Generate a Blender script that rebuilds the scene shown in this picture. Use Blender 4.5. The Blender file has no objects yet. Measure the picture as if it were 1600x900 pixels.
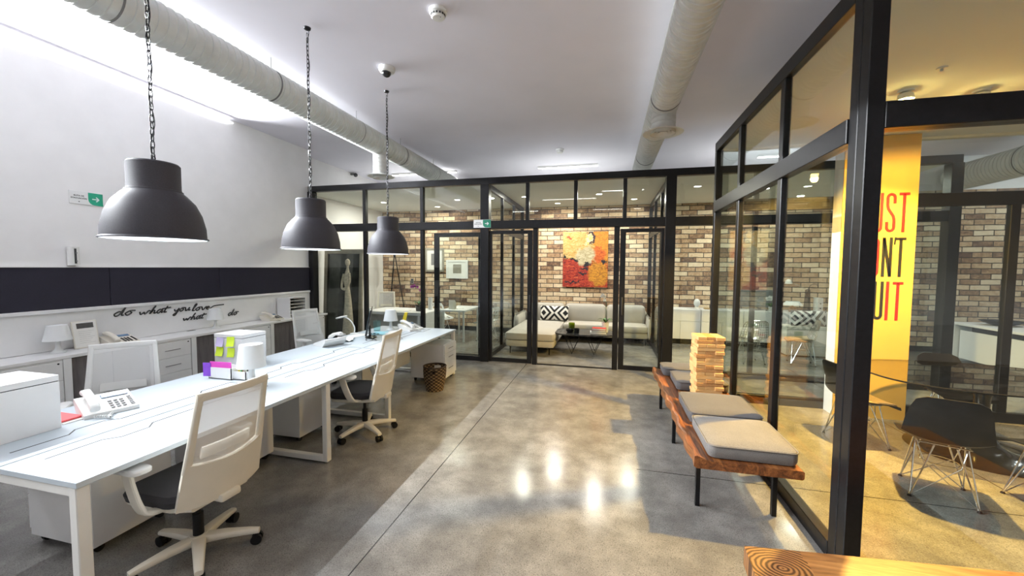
import bpy, bmesh, math, random
from math import sin, cos, pi, radians, sqrt
from mathutils import Vector, Matrix, Euler

SC = bpy.context.scene
COL = SC.collection
random.seed(11)


# ------------------------------------------------------------------ mesh builder
class MB:
    def __init__(self):
        self.bm = bmesh.new()
        self.mi = 0

    def _add(self, verts, faces, M=None):
        vs = [self.bm.verts.new(M @ Vector(v) if M else Vector(v)) for v in verts]
        out = []
        for f in faces:
            try:
                fc = self.bm.faces.new([vs[i] for i in f])
                fc.material_index = self.mi
                out.append(fc)
            except ValueError:
                pass
        return vs, out

    def box(self, x0, x1, y0, y1, z0, z1, bev=0.0, seg=2, M=None):
        t = bmesh.new()
        bmesh.ops.create_cube(t, size=1.0)
        for v in t.verts:
            v.co = Vector((x0 + (x1 - x0) * (v.co.x + .5), y0 + (y1 - y0) * (v.co.y + .5), z0 + (z1 - z0) * (v.co.z + .5)))
        if bev > 0:
            bmesh.ops.bevel(t, geom=t.edges[:], offset=bev, segments=seg, profile=0.5, affect='EDGES', clamp_overlap=True)
        self.merge(t, M)
        return self

    def merge(self, t, M=None):
        t.verts.index_update()
        self._add([v.co.copy() for v in t.verts], [[v.index for v in f.verts] for f in t.faces], M)
        t.free()

    def cyl(self, p0, p1, r0, r1=None, n=16, caps=True):
        r1 = r0 if r1 is None else r1
        return self.tube([p0, p1], [r0, r1], n, caps=caps)

    def tube(self, path, r, n=8, closed=False, caps=True):
        P = [Vector(p) for p in path]
        m = len(P)
        R = list(r) if isinstance(r, (list, tuple)) else [r] * m
        rings = []
        up = None
        for i in range(m):
            if closed:
                d = P[(i + 1) % m] - P[i - 1]
            else:
                d = P[min(i + 1, m - 1)] - P[max(i - 1, 0)]
            d.normalize()
            if up is None:
                a = Vector((0, 0, 1)) if abs(d.z) < .9 else Vector((1, 0, 0))
                up = (a - d * a.dot(d)).normalized()
            else:
                up = (up - d * up.dot(d))
                if up.length < 1e-6:
                    up = d.orthogonal()
                up.normalize()
            w = d.cross(up)
            rings.append([self.bm.verts.new(P[i] + (up * cos(2 * pi * k / n) + w * sin(2 * pi * k / n)) * R[i]) for k in range(n)])
        rng = range(m) if closed else range(m - 1)
        for i in rng:
            a, b = rings[i], rings[(i + 1) % m]
            for k in range(n):
                f = self.bm.faces.new([a[k], a[(k + 1) % n], b[(k + 1) % n], b[k]])
                f.material_index = self.mi
        if caps and not closed:
            for rg in (list(reversed(rings[0])), rings[-1]):
                try:
                    f = self.bm.faces.new(rg)
                    f.material_index = self.mi
                except ValueError:
                    pass
        return self

    def lathe(self, prof, n=32, c=(0, 0, 0), sx=1.0, sy=1.0, M=None):
        rings = []
        verts, faces = [], []
        for (r, z) in prof:
            if r < 1e-6:
                rings.append([len(verts)])
                verts.append((c[0], c[1], c[2] + z))
            else:
                rings.append(list(range(len(verts), len(verts) + n)))
                for k in range(n):
                    a = 2 * pi * k / n
                    verts.append((c[0] + r * cos(a) * sx, c[1] + r * sin(a) * sy, c[2] + z))
        for a, b in zip(rings, rings[1:]):
            for k in range(n):
                if len(a) == 1 and len(b) == 1:
                    continue
                if len(a) == 1:
                    faces.append([a[0], b[(k + 1) % n], b[k]])
                elif len(b) == 1:
                    faces.append([a[k], a[(k + 1) % n], b[0]])
                else:
                    faces.append([a[k], a[(k + 1) % n], b[(k + 1) % n], b[k]])
        self._add(verts, faces, M)
        return self

    def prism(self, poly, d0, d1, axis='z', M=None):
        """poly of 2D points extruded from d0 to d1 along axis"""
        def p3(p, d):
            return {'z': (p[0], p[1], d), 'y': (p[0], d, p[1]), 'x': (d, p[0], p[1])}[axis]
        n = len(poly)
        verts = [p3(p, d0) for p in poly] + [p3(p, d1) for p in poly]
        faces = [list(range(n))[::-1], list(range(n, 2 * n))]
        faces += [[i, (i + 1) % n, n + (i + 1) % n, n + i] for i in range(n)]
        self._add(verts, faces, M)
        return self

    def loft(self, rings, caps=True, M=None):
        n = len(rings[0])
        verts = [p for r in rings for p in r]
        faces = []
        for i in range(len(rings) - 1):
            for k in range(n):
                faces.append([i * n + k, i * n + (k + 1) % n, (i + 1) * n + (k + 1) % n, (i + 1) * n + k])
        if caps:
            faces.append(list(range(n))[::-1])
            faces.append(list(range((len(rings) - 1) * n, len(rings) * n)))
        self._add(verts, faces, M)
        return self

    def sheet(self, grid, t=0.0, skip=None, M=None):
        """grid[i][j] of points -> thickened sheet (t along the averaged normal); skip(i,j) leaves a hole"""
        nu, nv = len(grid), len(grid[0])
        G = [[Vector(p) for p in row] for row in grid]
        N = [[None] * nv for _ in range(nu)]
        for i in range(nu):
            for j in range(nv):
                du = G[min(i + 1, nu - 1)][j] - G[max(i - 1, 0)][j]
                dv = G[i][min(j + 1, nv - 1)] - G[i][max(j - 1, 0)]
                nn = du.cross(dv)
                N[i][j] = nn.normalized() if nn.length > 1e-9 else Vector((0, 0, 1))
        verts = [G[i][j] + N[i][j] * t / 2 for i in range(nu) for j in range(nv)]
        cells = {(i, j) for i in range(nu - 1) for j in range(nv - 1) if not (skip and skip(i, j))}
        idx = lambda i, j: i * nv + j
        faces = [[idx(i, j), idx(i + 1, j), idx(i + 1, j + 1), idx(i, j + 1)] for (i, j) in cells]
        if t:
            o = nu * nv
            verts += [G[i][j] - N[i][j] * t / 2 for i in range(nu) for j in range(nv)]
            faces += [[o + a for a in reversed(f)] for f in faces[:len(cells)]]
            for (i, j) in cells:
                q = [((i, j), (i + 1, j), (i, j - 1)), ((i + 1, j), (i + 1, j + 1), (i + 1, j)),
                     ((i + 1, j + 1), (i, j + 1), (i, j + 1)), ((i, j + 1), (i, j), (i - 1, j))]
                for a, b, nb in q:
                    if nb not in cells:
                        faces.append([idx(*b), idx(*a), o + idx(*a), o + idx(*b)])
        self._add(verts, faces, M)
        return self

    def ball(self, c, r, n=12, sx=1, sy=1, sz=1):
        prof = [(r * sin(pi * k / n), -r * cos(pi * k / n)) for k in range(n + 1)]
        prof[0] = (0, -r)
        prof[-1] = (0, r)
        return self.lathe([(a, b * sz) for a, b in prof], n * 2, c, sx, sy)

    def build(self, name, mat, parent=None, smooth=True, ang=35, sub=0, M=None):
        bm = self.bm
        bmesh.ops.recalc_face_normals(bm, faces=bm.faces[:])
        if M:
            bm.transform(M)
        me = bpy.data.meshes.new(name)
        bm.to_mesh(me)
        bm.free()
        for m in (mat if isinstance(mat, (list, tuple)) else [mat]):
            me.materials.append(m)
        if smooth and len(me.polygons):
            me.shade_smooth()
            me.set_sharp_from_angle(angle=radians(ang))
        o = bpy.data.objects.new(name, me)
        COL.objects.link(o)
        if parent:
            o.parent = parent
        if sub:
            md = o.modifiers.new('sub', 'SUBSURF')
            md.levels = md.render_levels = sub
        return o


def thing(name, label, cat, loc=(0, 0, 0), rz=0.0, group=None):
    o = bpy.data.objects.new(name, None)
    COL.objects.link(o)
    o.empty_display_size = .1
    o.location = loc
    o.rotation_euler = (0, 0, rz)
    o['label'] = label
    o['category'] = cat
    if group:
        o['group'] = group
    return o


def tag(o, label, cat, group=None, loc=None, rz=None):
    o['label'] = label
    o['category'] = cat
    if group:
        o['group'] = group
    if loc is not None:
        o.location = loc
    if rz is not None:
        o.rotation_euler = (0, 0, rz)
    return o


def structure(name, loc=None):
    o = bpy.data.objects.new(name, None)
    COL.objects.link(o)
    o['kind'] = 'structure'
    if loc:
        o.location = loc
    return o


def struct(o):
    o['kind'] = 'structure'
    return o


def dup(root, loc=None, rz=None, label=None, group=None, parent=None):
    c = root.copy()
    COL.objects.link(c)
    if parent is not None:
        c.parent = parent
    for ch in list(root.children):
        dup(ch, parent=c)
    if loc is not None:
        c.location = loc
    if rz is not None:
        c.rotation_euler = (0, 0, rz)
    if label:
        c['label'] = label
    if group:
        c['group'] = group
    return c


def face_to(dx, dy):
    """rotation about z that turns local +Y towards (dx,dy)"""
    return math.atan2(-dx, dy)


def arc(cx, cy, r, a0, a1, n):
    return [(cx + r * cos(a0 + (a1 - a0) * k / n), cy + r * sin(a0 + (a1 - a0) * k / n)) for k in range(n + 1)]


def rrect(w, h, r, n=5, cx=0, cy=0):
    pts = []
    for (sx, sy, a) in ((1, 1, 0), (-1, 1, pi / 2), (-1, -1, pi), (1, -1, 3 * pi / 2)):
        pts += arc(cx + sx * (w / 2 - r), cy + sy * (h / 2 - r), r, a, a + pi / 2, n)
    return pts


def catmull(P, k=6, closed=False):
    P = [Vector(p) for p in P]
    n = len(P)
    out = []
    rng = n if closed else n - 1
    for i in range(rng):
        p0 = P[i - 1] if (closed or i > 0) else P[0]
        p1 = P[i]
        p2 = P[(i + 1) % n]
        p3 = P[(i + 2) % n] if (closed or i + 2 < n) else P[-1]
        for j in range(k):
            t = j / k
            out.append(0.5 * ((2 * p1) + (p2 - p0) * t + (2 * p0 - 5 * p1 + 4 * p2 - p3) * t * t + (3 * p1 - p0 - 3 * p2 + p3) * t ** 3))
    if not closed:
        out.append(P[-1])
    return out


def ribbon(pts, w, z0=0, z1=.002, closed=False):
    """flat 2D stroke -> list of quads prism pieces merged as strip; returns (verts, faces) in (u,v,d)"""
    P = [Vector((p[0], p[1])) for p in pts]
    n = len(P)
    L, R = [], []
    for i in range(n):
        if closed:
            d = (P[(i + 1) % n] - P[i - 1])
            e1 = (P[i] - P[i - 1])
        else:
            d = P[min(i + 1, n - 1)] - P[max(i - 1, 0)]
            e1 = (P[i] - P[i - 1]) if i > 0 else (P[1] - P[0])
        d.normalize()
        e1.normalize()
        m = max(.5, abs(d.dot(e1)))
        nn = Vector((-d.y, d.x)) * (w / 2 / m)
        L.append(P[i] + nn)
        R.append(P[i] - nn)
    verts = [(p.x, p.y, z1) for p in L] + [(p.x, p.y, z1) for p in R] + [(p.x, p.y, z0) for p in L] + [(p.x, p.y, z0) for p in R]
    faces = []
    rng = n if closed else n - 1
    for i in range(rng):
        j = (i + 1) % n
        faces.append([i, n + i, n + j, j])
        faces.append([2 * n + i, 2 * n + j, 3 * n + j, 3 * n + i])
        faces.append([i, j, 2 * n + j, 2 * n + i])
        faces.append([n + i, 3 * n + i, 3 * n + j, n + j])
    if not closed:
        faces.append([0, 2 * n, 3 * n, n])
        faces.append([n - 1, 2 * n - 1, 4 * n - 1, 3 * n - 1])
    return verts, faces


def font_mesh(name, s, size, mat, parent, M, ext=.0008, align='LEFT', bold=0.0):
    cu = bpy.data.curves.new('tmp', 'FONT')
    cu.body = s
    cu.size = size
    cu.extrude = ext
    cu.align_x = align
    cu.offset = bold
    cu.resolution_u = 3
    ob = bpy.data.objects.new('tmp', cu)
    COL.objects.link(ob)
    dg = bpy.context.evaluated_depsgraph_get()
    me = bpy.data.meshes.new_from_object(ob.evaluated_get(dg))
    bpy.data.objects.remove(ob)
    bpy.data.curves.remove(cu)
    me.transform(M)
    me.materials.clear()
    me.materials.append(mat)
    o = bpy.data.objects.new(name, me)
    COL.objects.link(o)
    o.parent = parent
    return o


# plane frames: local (u right, v up, d out of the surface)
def face_px(x, y, z):      # surface looking +X (left wall); u -> +Y
    return Matrix(((0, 0, 1, x), (1, 0, 0, y), (0, 1, 0, z), (0, 0, 0, 1)))


def face_my(x, y, z):      # surface looking -Y; u -> +X
    return Matrix(((1, 0, 0, x), (0, 0, -1, y), (0, 1, 0, z), (0, 0, 0, 1)))


# ------------------------------------------------------------------ materials
def new_mat(name):
    m = bpy.data.materials.new(name)
    m.use_nodes = True
    nt = m.node_tree
    b = nt.nodes['Principled BSDF']
    return m, nt, b


def node(nt, t, **kw):
    n = nt.nodes.new(t)
    for k, v in kw.items():
        setattr(n, k, v)
    return n


def ramp(nt, fac, stops, interp='LINEAR'):
    r = node(nt, 'ShaderNodeValToRGB')
    r.color_ramp.interpolation = interp
    e = r.color_ramp.elements
    while len(e) > 1:
        e.remove(e[0])
    e[0].position, e[0].color = stops[0][0], (*stops[0][1], 1)
    for p, c in stops[1:]:
        q = e.new(p)
        q.color = (*c, 1)
    nt.links.new(fac, r.inputs[0])
    return r.outputs[0]


def coords(nt, kind='Object', scale=None):
    tc = node(nt, 'ShaderNodeTexCoord')
    out = tc.outputs[kind]
    if scale:
        mp = node(nt, 'ShaderNodeMapping')
        mp.inputs['Scale'].default_value = scale
        nt.links.new(out, mp.inputs[0])
        out = mp.outputs[0]
    return out


def noise(nt, vec, scale, detail=4, rough=.6, dist=0.0):
    n = node(nt, 'ShaderNodeTexNoise')
    n.inputs['Scale'].default_value = scale
    n.inputs['Detail'].default_value = detail
    n.inputs['Roughness'].default_value = rough
    n.inputs['Distortion'].default_value = dist
    nt.links.new(vec, n.inputs['Vector'])
    return n.outputs['Fac']


def bump(nt, b, h, strength=.2, dist=.01):
    bp = node(nt, 'ShaderNodeBump')
    bp.inputs['Strength'].default_value = strength
    bp.inputs['Distance'].default_value = dist
    nt.links.new(h, bp.inputs['Height'])
    nt.links.new(bp.outputs[0], b.inputs['Normal'])


def math_node(nt, op, a, b=None, c=None):
    n = node(nt, 'ShaderNodeMath', operation=op)
    for i, v in enumerate((a, b, c)):
        if v is None:
            continue
        if isinstance(v, (int, float)):
            n.inputs[i].default_value = v
        else:
            nt.links.new(v, n.inputs[i])
    return n.outputs[0]


def mix_col(nt, fac, a, b, blend='MIX'):
    n = node(nt, 'ShaderNodeMix', data_type='RGBA', blend_type=blend)
    for sock, v in ((n.inputs[0], fac), (n.inputs[6], a), (n.inputs[7], b)):
        if isinstance(v, (int, float)):
            sock.default_value = v
        elif isinstance(v, tuple):
            sock.default_value = (*v, 1)
        else:
            nt.links.new(v, sock)
    return n.outputs[2]


def plain(name, col, rough=.5, metal=0.0, var=.06, scale=9.0, spec=.5, bmp=0.0, bscale=200.0):
    """a paint / plastic / metal with slight procedural unevenness"""
    m, nt, b = new_mat(name)
    v = coords(nt)
    f = noise(nt, v, scale, 3)
    lo = tuple(max(0, c * (1 - var)) for c in col)
    hi = tuple(min(1, c * (1 + var)) for c in col)
    nt.links.new(ramp(nt, f, [(.3, lo), (.7, hi)]), b.inputs['Base Color'])
    b.inputs['Roughness'].default_value = rough
    b.inputs['Metallic'].default_value = metal
    b.inputs['Specular IOR Level'].default_value = spec
    if bmp:
        bump(nt, b, noise(nt, v, bscale, 2), bmp, .004)
    return m


def emit(name, col, s):
    m, nt, b = new_mat(name)
    b.inputs['Base Color'].default_value = (*col, 1)
    b.inputs['Emission Color'].default_value = (*col, 1)
    b.inputs['Emission Strength'].default_value = s
    return m


def fabric(name, col, var=.25, scale=260.0, rough=.95, sheen=.08):
    m, nt, b = new_mat(name)
    v = coords(nt)
    a = noise(nt, v, scale, 2)
    c = noise(nt, v, 7, 3)
    f = math_node(nt, 'ADD', math_node(nt, 'MULTIPLY', a, .8), math_node(nt, 'MULTIPLY', c, .2))
    nt.links.new(ramp(nt, f, [(.3, tuple(x * (1 - var) for x in col)), (.7, tuple(min(1, x * (1 + var)) for x in col))]), b.inputs['Base Color'])
    b.inputs['Roughness'].default_value = rough
    b.inputs['Sheen Weight'].default_value = sheen
    bump(nt, b, a, .35, .003)
    return m


def wood(name, stops, axis='y', scale=1.0, rough=.4, seed=0.0):
    m, nt, b = new_mat(name)
    sc = {'x': (1.2, 14, 14), 'y': (14, 1.2, 14), 'z': (14, 14, 1.2)}[axis]
    v = coords(nt, 'Object', tuple(s * scale for s in sc))
    w = noise(nt, v, 1.6, 6, .65, 1.4)
    fine = noise(nt, coords(nt, 'Object', tuple(s * scale * 6 for s in sc)), 2.0, 3)
    f = math_node(nt, 'ADD', math_node(nt, 'MULTIPLY', w, .8), math_node(nt, 'MULTIPLY', fine, .2))
    nt.links.new(ramp(nt, f, stops), b.inputs['Base Color'])
    b.inputs['Roughness'].default_value = rough
    bump(nt, b, fine, .12, .002)
    return m


def glass_mat(name, tint=(.93, .96, .95), gloss=.9):
    m = bpy.data.materials.new(name)
    m.use_nodes = True
    nt = m.node_tree
    nt.nodes.remove(nt.nodes['Principled BSDF'])
    out = nt.nodes['Material Output']
    tr = node(nt, 'ShaderNodeBsdfTransparent')
    tr.inputs[0].default_value = (*tint, 1)
    gl = node(nt, 'ShaderNodeBsdfGlossy')
    gl.inputs['Roughness'].default_value = 0.0
    gl.inputs[0].default_value = (gloss, gloss, gloss, 1)
    fr = node(nt, 'ShaderNodeFresnel')
    geo = node(nt, 'ShaderNodeNewGeometry')      # the rear face sees glass-to-air: same share as the front face
    nt.links.new(math_node(nt, 'ADD', 1.45, math_node(nt, 'MULTIPLY', geo.outputs['Backfacing'], 1 / 1.45 - 1.45)), fr.inputs[0])
    mx = node(nt, 'ShaderNodeMixShader')
    nt.links.new(fr.outputs[0], mx.inputs[0])
    nt.links.new(tr.outputs[0], mx.inputs[1])
    nt.links.new(gl.outputs[0], mx.inputs[2])
    nt.links.new(mx.outputs[0], out.inputs[0])
    return m


def mesh_fabric(name, col, open_=.45, scale=260.0, axes=(0, 2)):
    """woven see-through chair net: threads with real gaps between them"""
    m = bpy.data.materials.new(name)
    m.use_nodes = True
    nt = m.node_tree
    b = nt.nodes['Principled BSDF']
    b.inputs['Base Color'].default_value = (*col, 1)
    b.inputs['Roughness'].default_value = .7
    out = nt.nodes['Material Output']
    sep = node(nt, 'ShaderNodeSeparateXYZ')
    nt.links.new(coords(nt), sep.inputs[0])
    u = math_node(nt, 'MULTIPLY', math_node(nt, 'ADD', sep.outputs[axes[0]], sep.outputs[axes[1]]), scale)
    w = math_node(nt, 'MULTIPLY', math_node(nt, 'SUBTRACT', sep.outputs[axes[0]], sep.outputs[axes[1]]), scale)
    a = math_node(nt, 'GREATER_THAN', math_node(nt, 'FRACT', u), 1 - sqrt(open_))
    c = math_node(nt, 'GREATER_THAN', math_node(nt, 'FRACT', w), 1 - sqrt(open_))
    hole = math_node(nt, 'MULTIPLY', a, c)
    tr = node(nt, 'ShaderNodeBsdfTransparent')
    mx = node(nt, 'ShaderNodeMixShader')
    nt.links.new(hole, mx.inputs[0])
    nt.links.new(b.outputs[0], mx.inputs[1])
    nt.links.new(tr.outputs[0], mx.inputs[2])
    nt.links.new(mx.outputs[0], out.inputs[0])
    return m


def brick_mat():
    m, nt, b = new_mat('reclaimed_brick')
    tc = node(nt, 'ShaderNodeTexCoord')
    sep = node(nt, 'ShaderNodeSeparateXYZ')
    nt.links.new(tc.outputs['Object'], sep.inputs[0])
    cmb = node(nt, 'ShaderNodeCombineXYZ')
    nt.links.new(sep.outputs[0], cmb.inputs[0])
    nt.links.new(sep.outputs[2], cmb.inputs[1])
    wob = noise(nt, tc.outputs['Object'], 3.0, 2)
    v2 = node(nt, 'ShaderNodeVectorMath', operation='ADD')
    wv = node(nt, 'ShaderNodeCombineXYZ')
    nt.links.new(math_node(nt, 'MULTIPLY', wob, .03), wv.inputs[1])
    nt.links.new(cmb.outputs[0], v2.inputs[0])
    nt.links.new(wv.outputs[0], v2.inputs[1])
    br = node(nt, 'ShaderNodeTexBrick')
    br.offset = .5
    br.inputs['Color1'].default_value = (0, 0, 0, 1)
    br.inputs['Color2'].default_value = (1, 1, 1, 1)
    br.inputs['Mortar'].default_value = (.5, .5, .5, 1)
    br.inputs['Scale'].default_value = 1.0
    br.inputs['Brick Width'].default_value = .34
    br.inputs['Row Height'].default_value = .112
    br.inputs['Mortar Size'].default_value = .010
    br.inputs['Mortar Smooth'].default_value = .3
    br.inputs['Bias'].default_value = 0.0
    nt.links.new(v2.outputs[0], br.inputs['Vector'])
    big = noise(nt, tc.outputs['Object'], 1.1, 3)
    blot = noise(nt, tc.outputs['Object'], 14, 5, .7)
    f = math_node(nt, 'ADD', math_node(nt, 'MULTIPLY', br.outputs['Color'], .40),
                  math_node(nt, 'ADD', math_node(nt, 'MULTIPLY', big, .35), math_node(nt, 'MULTIPLY', blot, .46)))
    col = ramp(nt, f, [(.30, (.055, .036, .032)), (.42, (.17, .10, .065)), (.53, (.40, .26, .15)), (.64, (.60, .44, .28)), (.80, (.76, .64, .46))])
    mort = mix_col(nt, br.outputs['Fac'], col, (.075, .058, .05))
    nt.links.new(mort, b.inputs['Base Color'])
    b.inputs['Roughness'].default_value = .9
    h = math_node(nt, 'SUBTRACT', math_node(nt, 'MULTIPLY', blot, .4), br.outputs['Fac'])
    bump(nt, b, h, .7, .012)
    return m


def concrete_mat():
    m, nt, b = new_mat('polished_concrete')
    v = coords(nt)
    big = noise(nt, v, .7, 5, .6)
    mid = noise(nt, v, 4.5, 5, .65)
    vo = node(nt, 'ShaderNodeTexVoronoi')
    vo.inputs['Scale'].default_value = 70
    nt.links.new(v, vo.inputs['Vector'])
    sp = noise(nt, v, 130, 3, .7)
    f = math_node(nt, 'ADD', math_node(nt, 'ADD', math_node(nt, 'MULTIPLY', big, .40), math_node(nt, 'MULTIPLY', mid, .28)), math_node(nt, 'MULTIPLY', sp, .32))
    col = ramp(nt, f, [(.34, (.085, .08, .075)), (.48, (.18, .172, .16)), (.58, (.29, .28, .26)), (.70, (.46, .45, .42))])
    spots = math_node(nt, 'LESS_THAN', vo.outputs['Distance'], .22)
    col = mix_col(nt, math_node(nt, 'MULTIPLY', spots, .6), col, (.07, .066, .062))
    # sawn control joints
    sep = node(nt, 'ShaderNodeSeparateXYZ')
    nt.links.new(v, sep.inputs[0])
    j = None
    for ax, p in ((0, -1.39), (0, 3.1), (1, 3.49), (1, 8.0), (1, -1.0)):
        d = math_node(nt, 'LESS_THAN', math_node(nt, 'ABSOLUTE', math_node(nt, 'SUBTRACT', sep.outputs[ax], p)), .0045)
        if p == 3.49:      # this cut stops short of the walkway
            d = math_node(nt, 'MULTIPLY', d, math_node(nt, 'GREATER_THAN', sep.outputs[0], .28))
        j = d if j is None else math_node(nt, 'MAXIMUM', j, d)
    col = mix_col(nt, j, col, (.022, .02, .019))
    nt.links.new(col, b.inputs['Base Color'])
    r = math_node(nt, 'ADD', .04, math_node(nt, 'MULTIPLY', mid, .30))
    nt.links.new(r, b.inputs['Roughness'])
    b.inputs['Specular IOR Level'].default_value = .6
    bump(nt, b, sp, .03, .002)
    return m


def cushion_pattern(name):
    """black and white nested diamonds, three across"""
    m, nt, b = new_mat(name)
    sep = node(nt, 'ShaderNodeSeparateXYZ')
    nt.links.new(coords(nt, 'Object'), sep.inputs[0])
    du = math_node(nt, 'ABSOLUTE', math_node(nt, 'SUBTRACT', math_node(nt, 'FRACT', math_node(nt, 'ADD', math_node(nt, 'MULTIPLY', sep.outputs[0], 1.9), .98)), .5))
    dv = math_node(nt, 'MULTIPLY', math_node(nt, 'ABSOLUTE', sep.outputs[2]), 1.75)
    s = math_node(nt, 'MULTIPLY', math_node(nt, 'ADD', du, dv), 4.0)
    k = math_node(nt, 'GREATER_THAN', math_node(nt, 'FRACT', s), .5)
    nt.links.new(mix_col(nt, k, (.015, .015, .017), (.82, .80, .76)), b.inputs['Base Color'])
    b.inputs['Roughness'].default_value = .95
    bump(nt, b, noise(nt, coords(nt), 300, 2), .3, .002)
    return m


def painting_mat():
    """loose abstract canvas: ochre over crimson, with a pale seated shape"""
    m, nt, b = new_mat('oil_paint')
    v = coords(nt, 'Generated')
    sep = node(nt, 'ShaderNodeSeparateXYZ')
    n1 = node(nt, 'ShaderNodeTexNoise')
    n1.inputs['Scale'].default_value = 7.0
    n1.inputs['Detail'].default_value = 8
    n1.inputs['Roughness'].default_value = .7
    nt.links.new(v, n1.inputs['Vector'])
    va = node(nt, 'ShaderNodeVectorMath', operation='MULTIPLY_ADD')
    nt.links.new(n1.outputs['Color'], va.inputs[0])
    va.inputs[1].default_value = (.34, .34, .34)
    sub = node(nt, 'ShaderNodeVectorMath', operation='SUBTRACT')
    nt.links.new(v, sub.inputs[0])
    sub.inputs[1].default_value = (.17, .17, .17)
    nt.links.new(sub.outputs[0], va.inputs[2])
    nt.links.new(va.outputs[0], sep.inputs[0])
    U, V = sep.outputs[0], sep.outputs[2]
    st = noise(nt, coords(nt, 'Generated', (9, 1, 22)), 1.5, 5, .7, 1.0)

    def ell(cx, cy, rx, ry, soft=.25):
        a = math_node(nt, 'POWER', math_node(nt, 'DIVIDE', math_node(nt, 'SUBTRACT', U, cx), rx), 2)
        c = math_node(nt, 'POWER', math_node(nt, 'DIVIDE', math_node(nt, 'SUBTRACT', V, cy), ry), 2)
        d = math_node(nt, 'ADD', a, c)
        mr = node(nt, 'ShaderNodeMapRange')
        mr.inputs[1].default_value = 1 - soft
        mr.inputs[2].default_value = 1 + soft
        mr.inputs[3].default_value = 1
        mr.inputs[4].default_value = 0
        nt.links.new(d, mr.inputs[0])
        return mr.outputs[0]

    top = ramp(nt, st, [(.3, (.34, .17, .03)), (.5, (.56, .37, .12)), (.7, (.64, .52, .28))])
    right = ramp(nt, st, [(.3, (.30, .09, .01)), (.6, (.62, .28, .03))])
    red = ramp(nt, st, [(.34, (.07, .008, .012)), (.46, (.30, .022, .016)), (.58, (.48, .06, .025)), (.70, (.60, .22, .10))])
    c = mix_col(nt, math_node(nt, 'GREATER_THAN', U, .68), top, right)
    c = mix_col(nt, math_node(nt, 'LESS_THAN', math_node(nt, 'ADD', V, math_node(nt, 'MULTIPLY', U, .12)), .53), c, red)
    c = mix_col(nt, ell(.80, .24, .22, .22), c, ramp(nt, st, [(.35, (.22, .08, .015)), (.6, (.66, .30, .03))]))
    c = mix_col(nt, ell(.79, .58, .15, .13), c, ramp(nt, st, [(.35, (.30, .04, .01)), (.6, (.64, .15, .025))]))
    c = mix_col(nt, ell(.50, .56, .22, .16), c, ramp(nt, st, [(.35, (.30, .25, .13)), (.6, (.60, .54, .36))]))
    c = mix_col(nt, ell(.60, .88, .11, .135, .12), c, (.03, .018, .03))
    c = mix_col(nt, ell(.565, .865, .085, .115, .15), c, ramp(nt, st, [(.4, (.82, .48, .12)), (.6, (.85, .76, .55))]))
    for (cx, cy, rx, ry) in ((.27, .49, .09, .035), (.47, .33, .10, .025), (.45, .25, .11, .022), (.93, .46, .06, .05), (.55, .40, .07, .04), (.22, .10, .17, .02), (.05, .55, .05, .02)):
        c = mix_col(nt, ell(cx, cy, rx, ry, .3), c, (.012, .012, .02))
    c = mix_col(nt, ell(.15, .89, .07, .02, .3), c, (.45, .07, .03))
    nt.links.new(c, b.inputs['Base Color'])
    b.inputs['Roughness'].default_value = .55
    bump(nt, b, st, .4, .004)
    return m


def end_grain():
    m, nt, b = new_mat('end_grain_block')
    v = coords(nt, 'Object')
    sub = node(nt, 'ShaderNodeVectorMath', operation='SUBTRACT')
    nt.links.new(v, sub.inputs[0])
    sub.inputs[1].default_value = (.105, .92, .43)
    mp = node(nt, 'ShaderNodeMapping')
    mp.inputs['Scale'].default_value = (1.0, 1.35, 0.0)
    nt.links.new(sub.outputs[0], mp.inputs[0])
    w = node(nt, 'ShaderNodeTexWave', wave_type='RINGS', rings_direction='Z')
    w.inputs['Scale'].default_value = 15
    w.inputs['Distortion'].default_value = 2.2
    w.inputs['Detail'].default_value = 3
    w.inputs['Detail Scale'].default_value = 1.4
    nt.links.new(mp.outputs[0], w.inputs['Vector'])
    long_ = noise(nt, coords(nt, 'Object', (2, 16, 16)), 2.0, 5, .6, 1.2)
    sep = node(nt, 'ShaderNodeSeparateXYZ')
    nt.links.new(v, sep.inputs[0])
    wob = math_node(nt, 'MULTIPLY', noise(nt, v, 9, 3), .06)
    k = math_node(nt, 'GREATER_THAN', math_node(nt, 'ADD', sep.outputs[0], wob), .25)
    a = ramp(nt, w.outputs['Fac'], [(.1, (.06, .020, .007)), (.5, (.22, .085, .024)), (.9, (.36, .16, .05))])
    c = ramp(nt, long_, [(.3, (.17, .06, .018)), (.55, (.34, .145, .043)), (.75, (.46, .22, .075))])
    nt.links.new(mix_col(nt, k, a, c), b.inputs['Base Color'])
    b.inputs['Roughness'].default_value = .38
    return m


M_wall = plain('white_plaster', (.86, .85, .85), .85, var=.03, scale=2.5, bmp=.05, bscale=40)
M_ceil = plain('ceiling_paint', (.84, .82, .90), .9, var=.02, scale=1.5)
M_officeceil = plain('office_ceiling_paint', (.80, .82, .77), .9, var=.02, scale=1.5)
M_floor = concrete_mat()
M_brick = brick_mat()
M_frame = plain('black_steel', (.007, .007, .008), .34, 0.0, var=.3, scale=30, spec=.28)
M_glass = glass_mat('clear_glass')
M_tableglass = glass_mat('smoked_glass', (.62, .62, .60), .95)
M_desk = plain('desk_laminate', (.52, .58, .63), .35, var=.015)
M_white = plain('white_laminate', (.80, .80, .80), .38, var=.015)
M_whitemetal = plain('white_powder_coat', (.76, .75, .72), .4, var=.03)
M_cream = plain('cream_plastic', (.72, .68, .59), .42, var=.03)
M_offwhite = plain('off_white_plastic', (.78, .78, .76), .4, var=.02)
M_black = plain('black_plastic', (.006, .006, .007), .45, var=.2, spec=.25)
M_blackgloss = plain('black_gloss', (.012, .012, .013), .12, var=.1)
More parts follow.
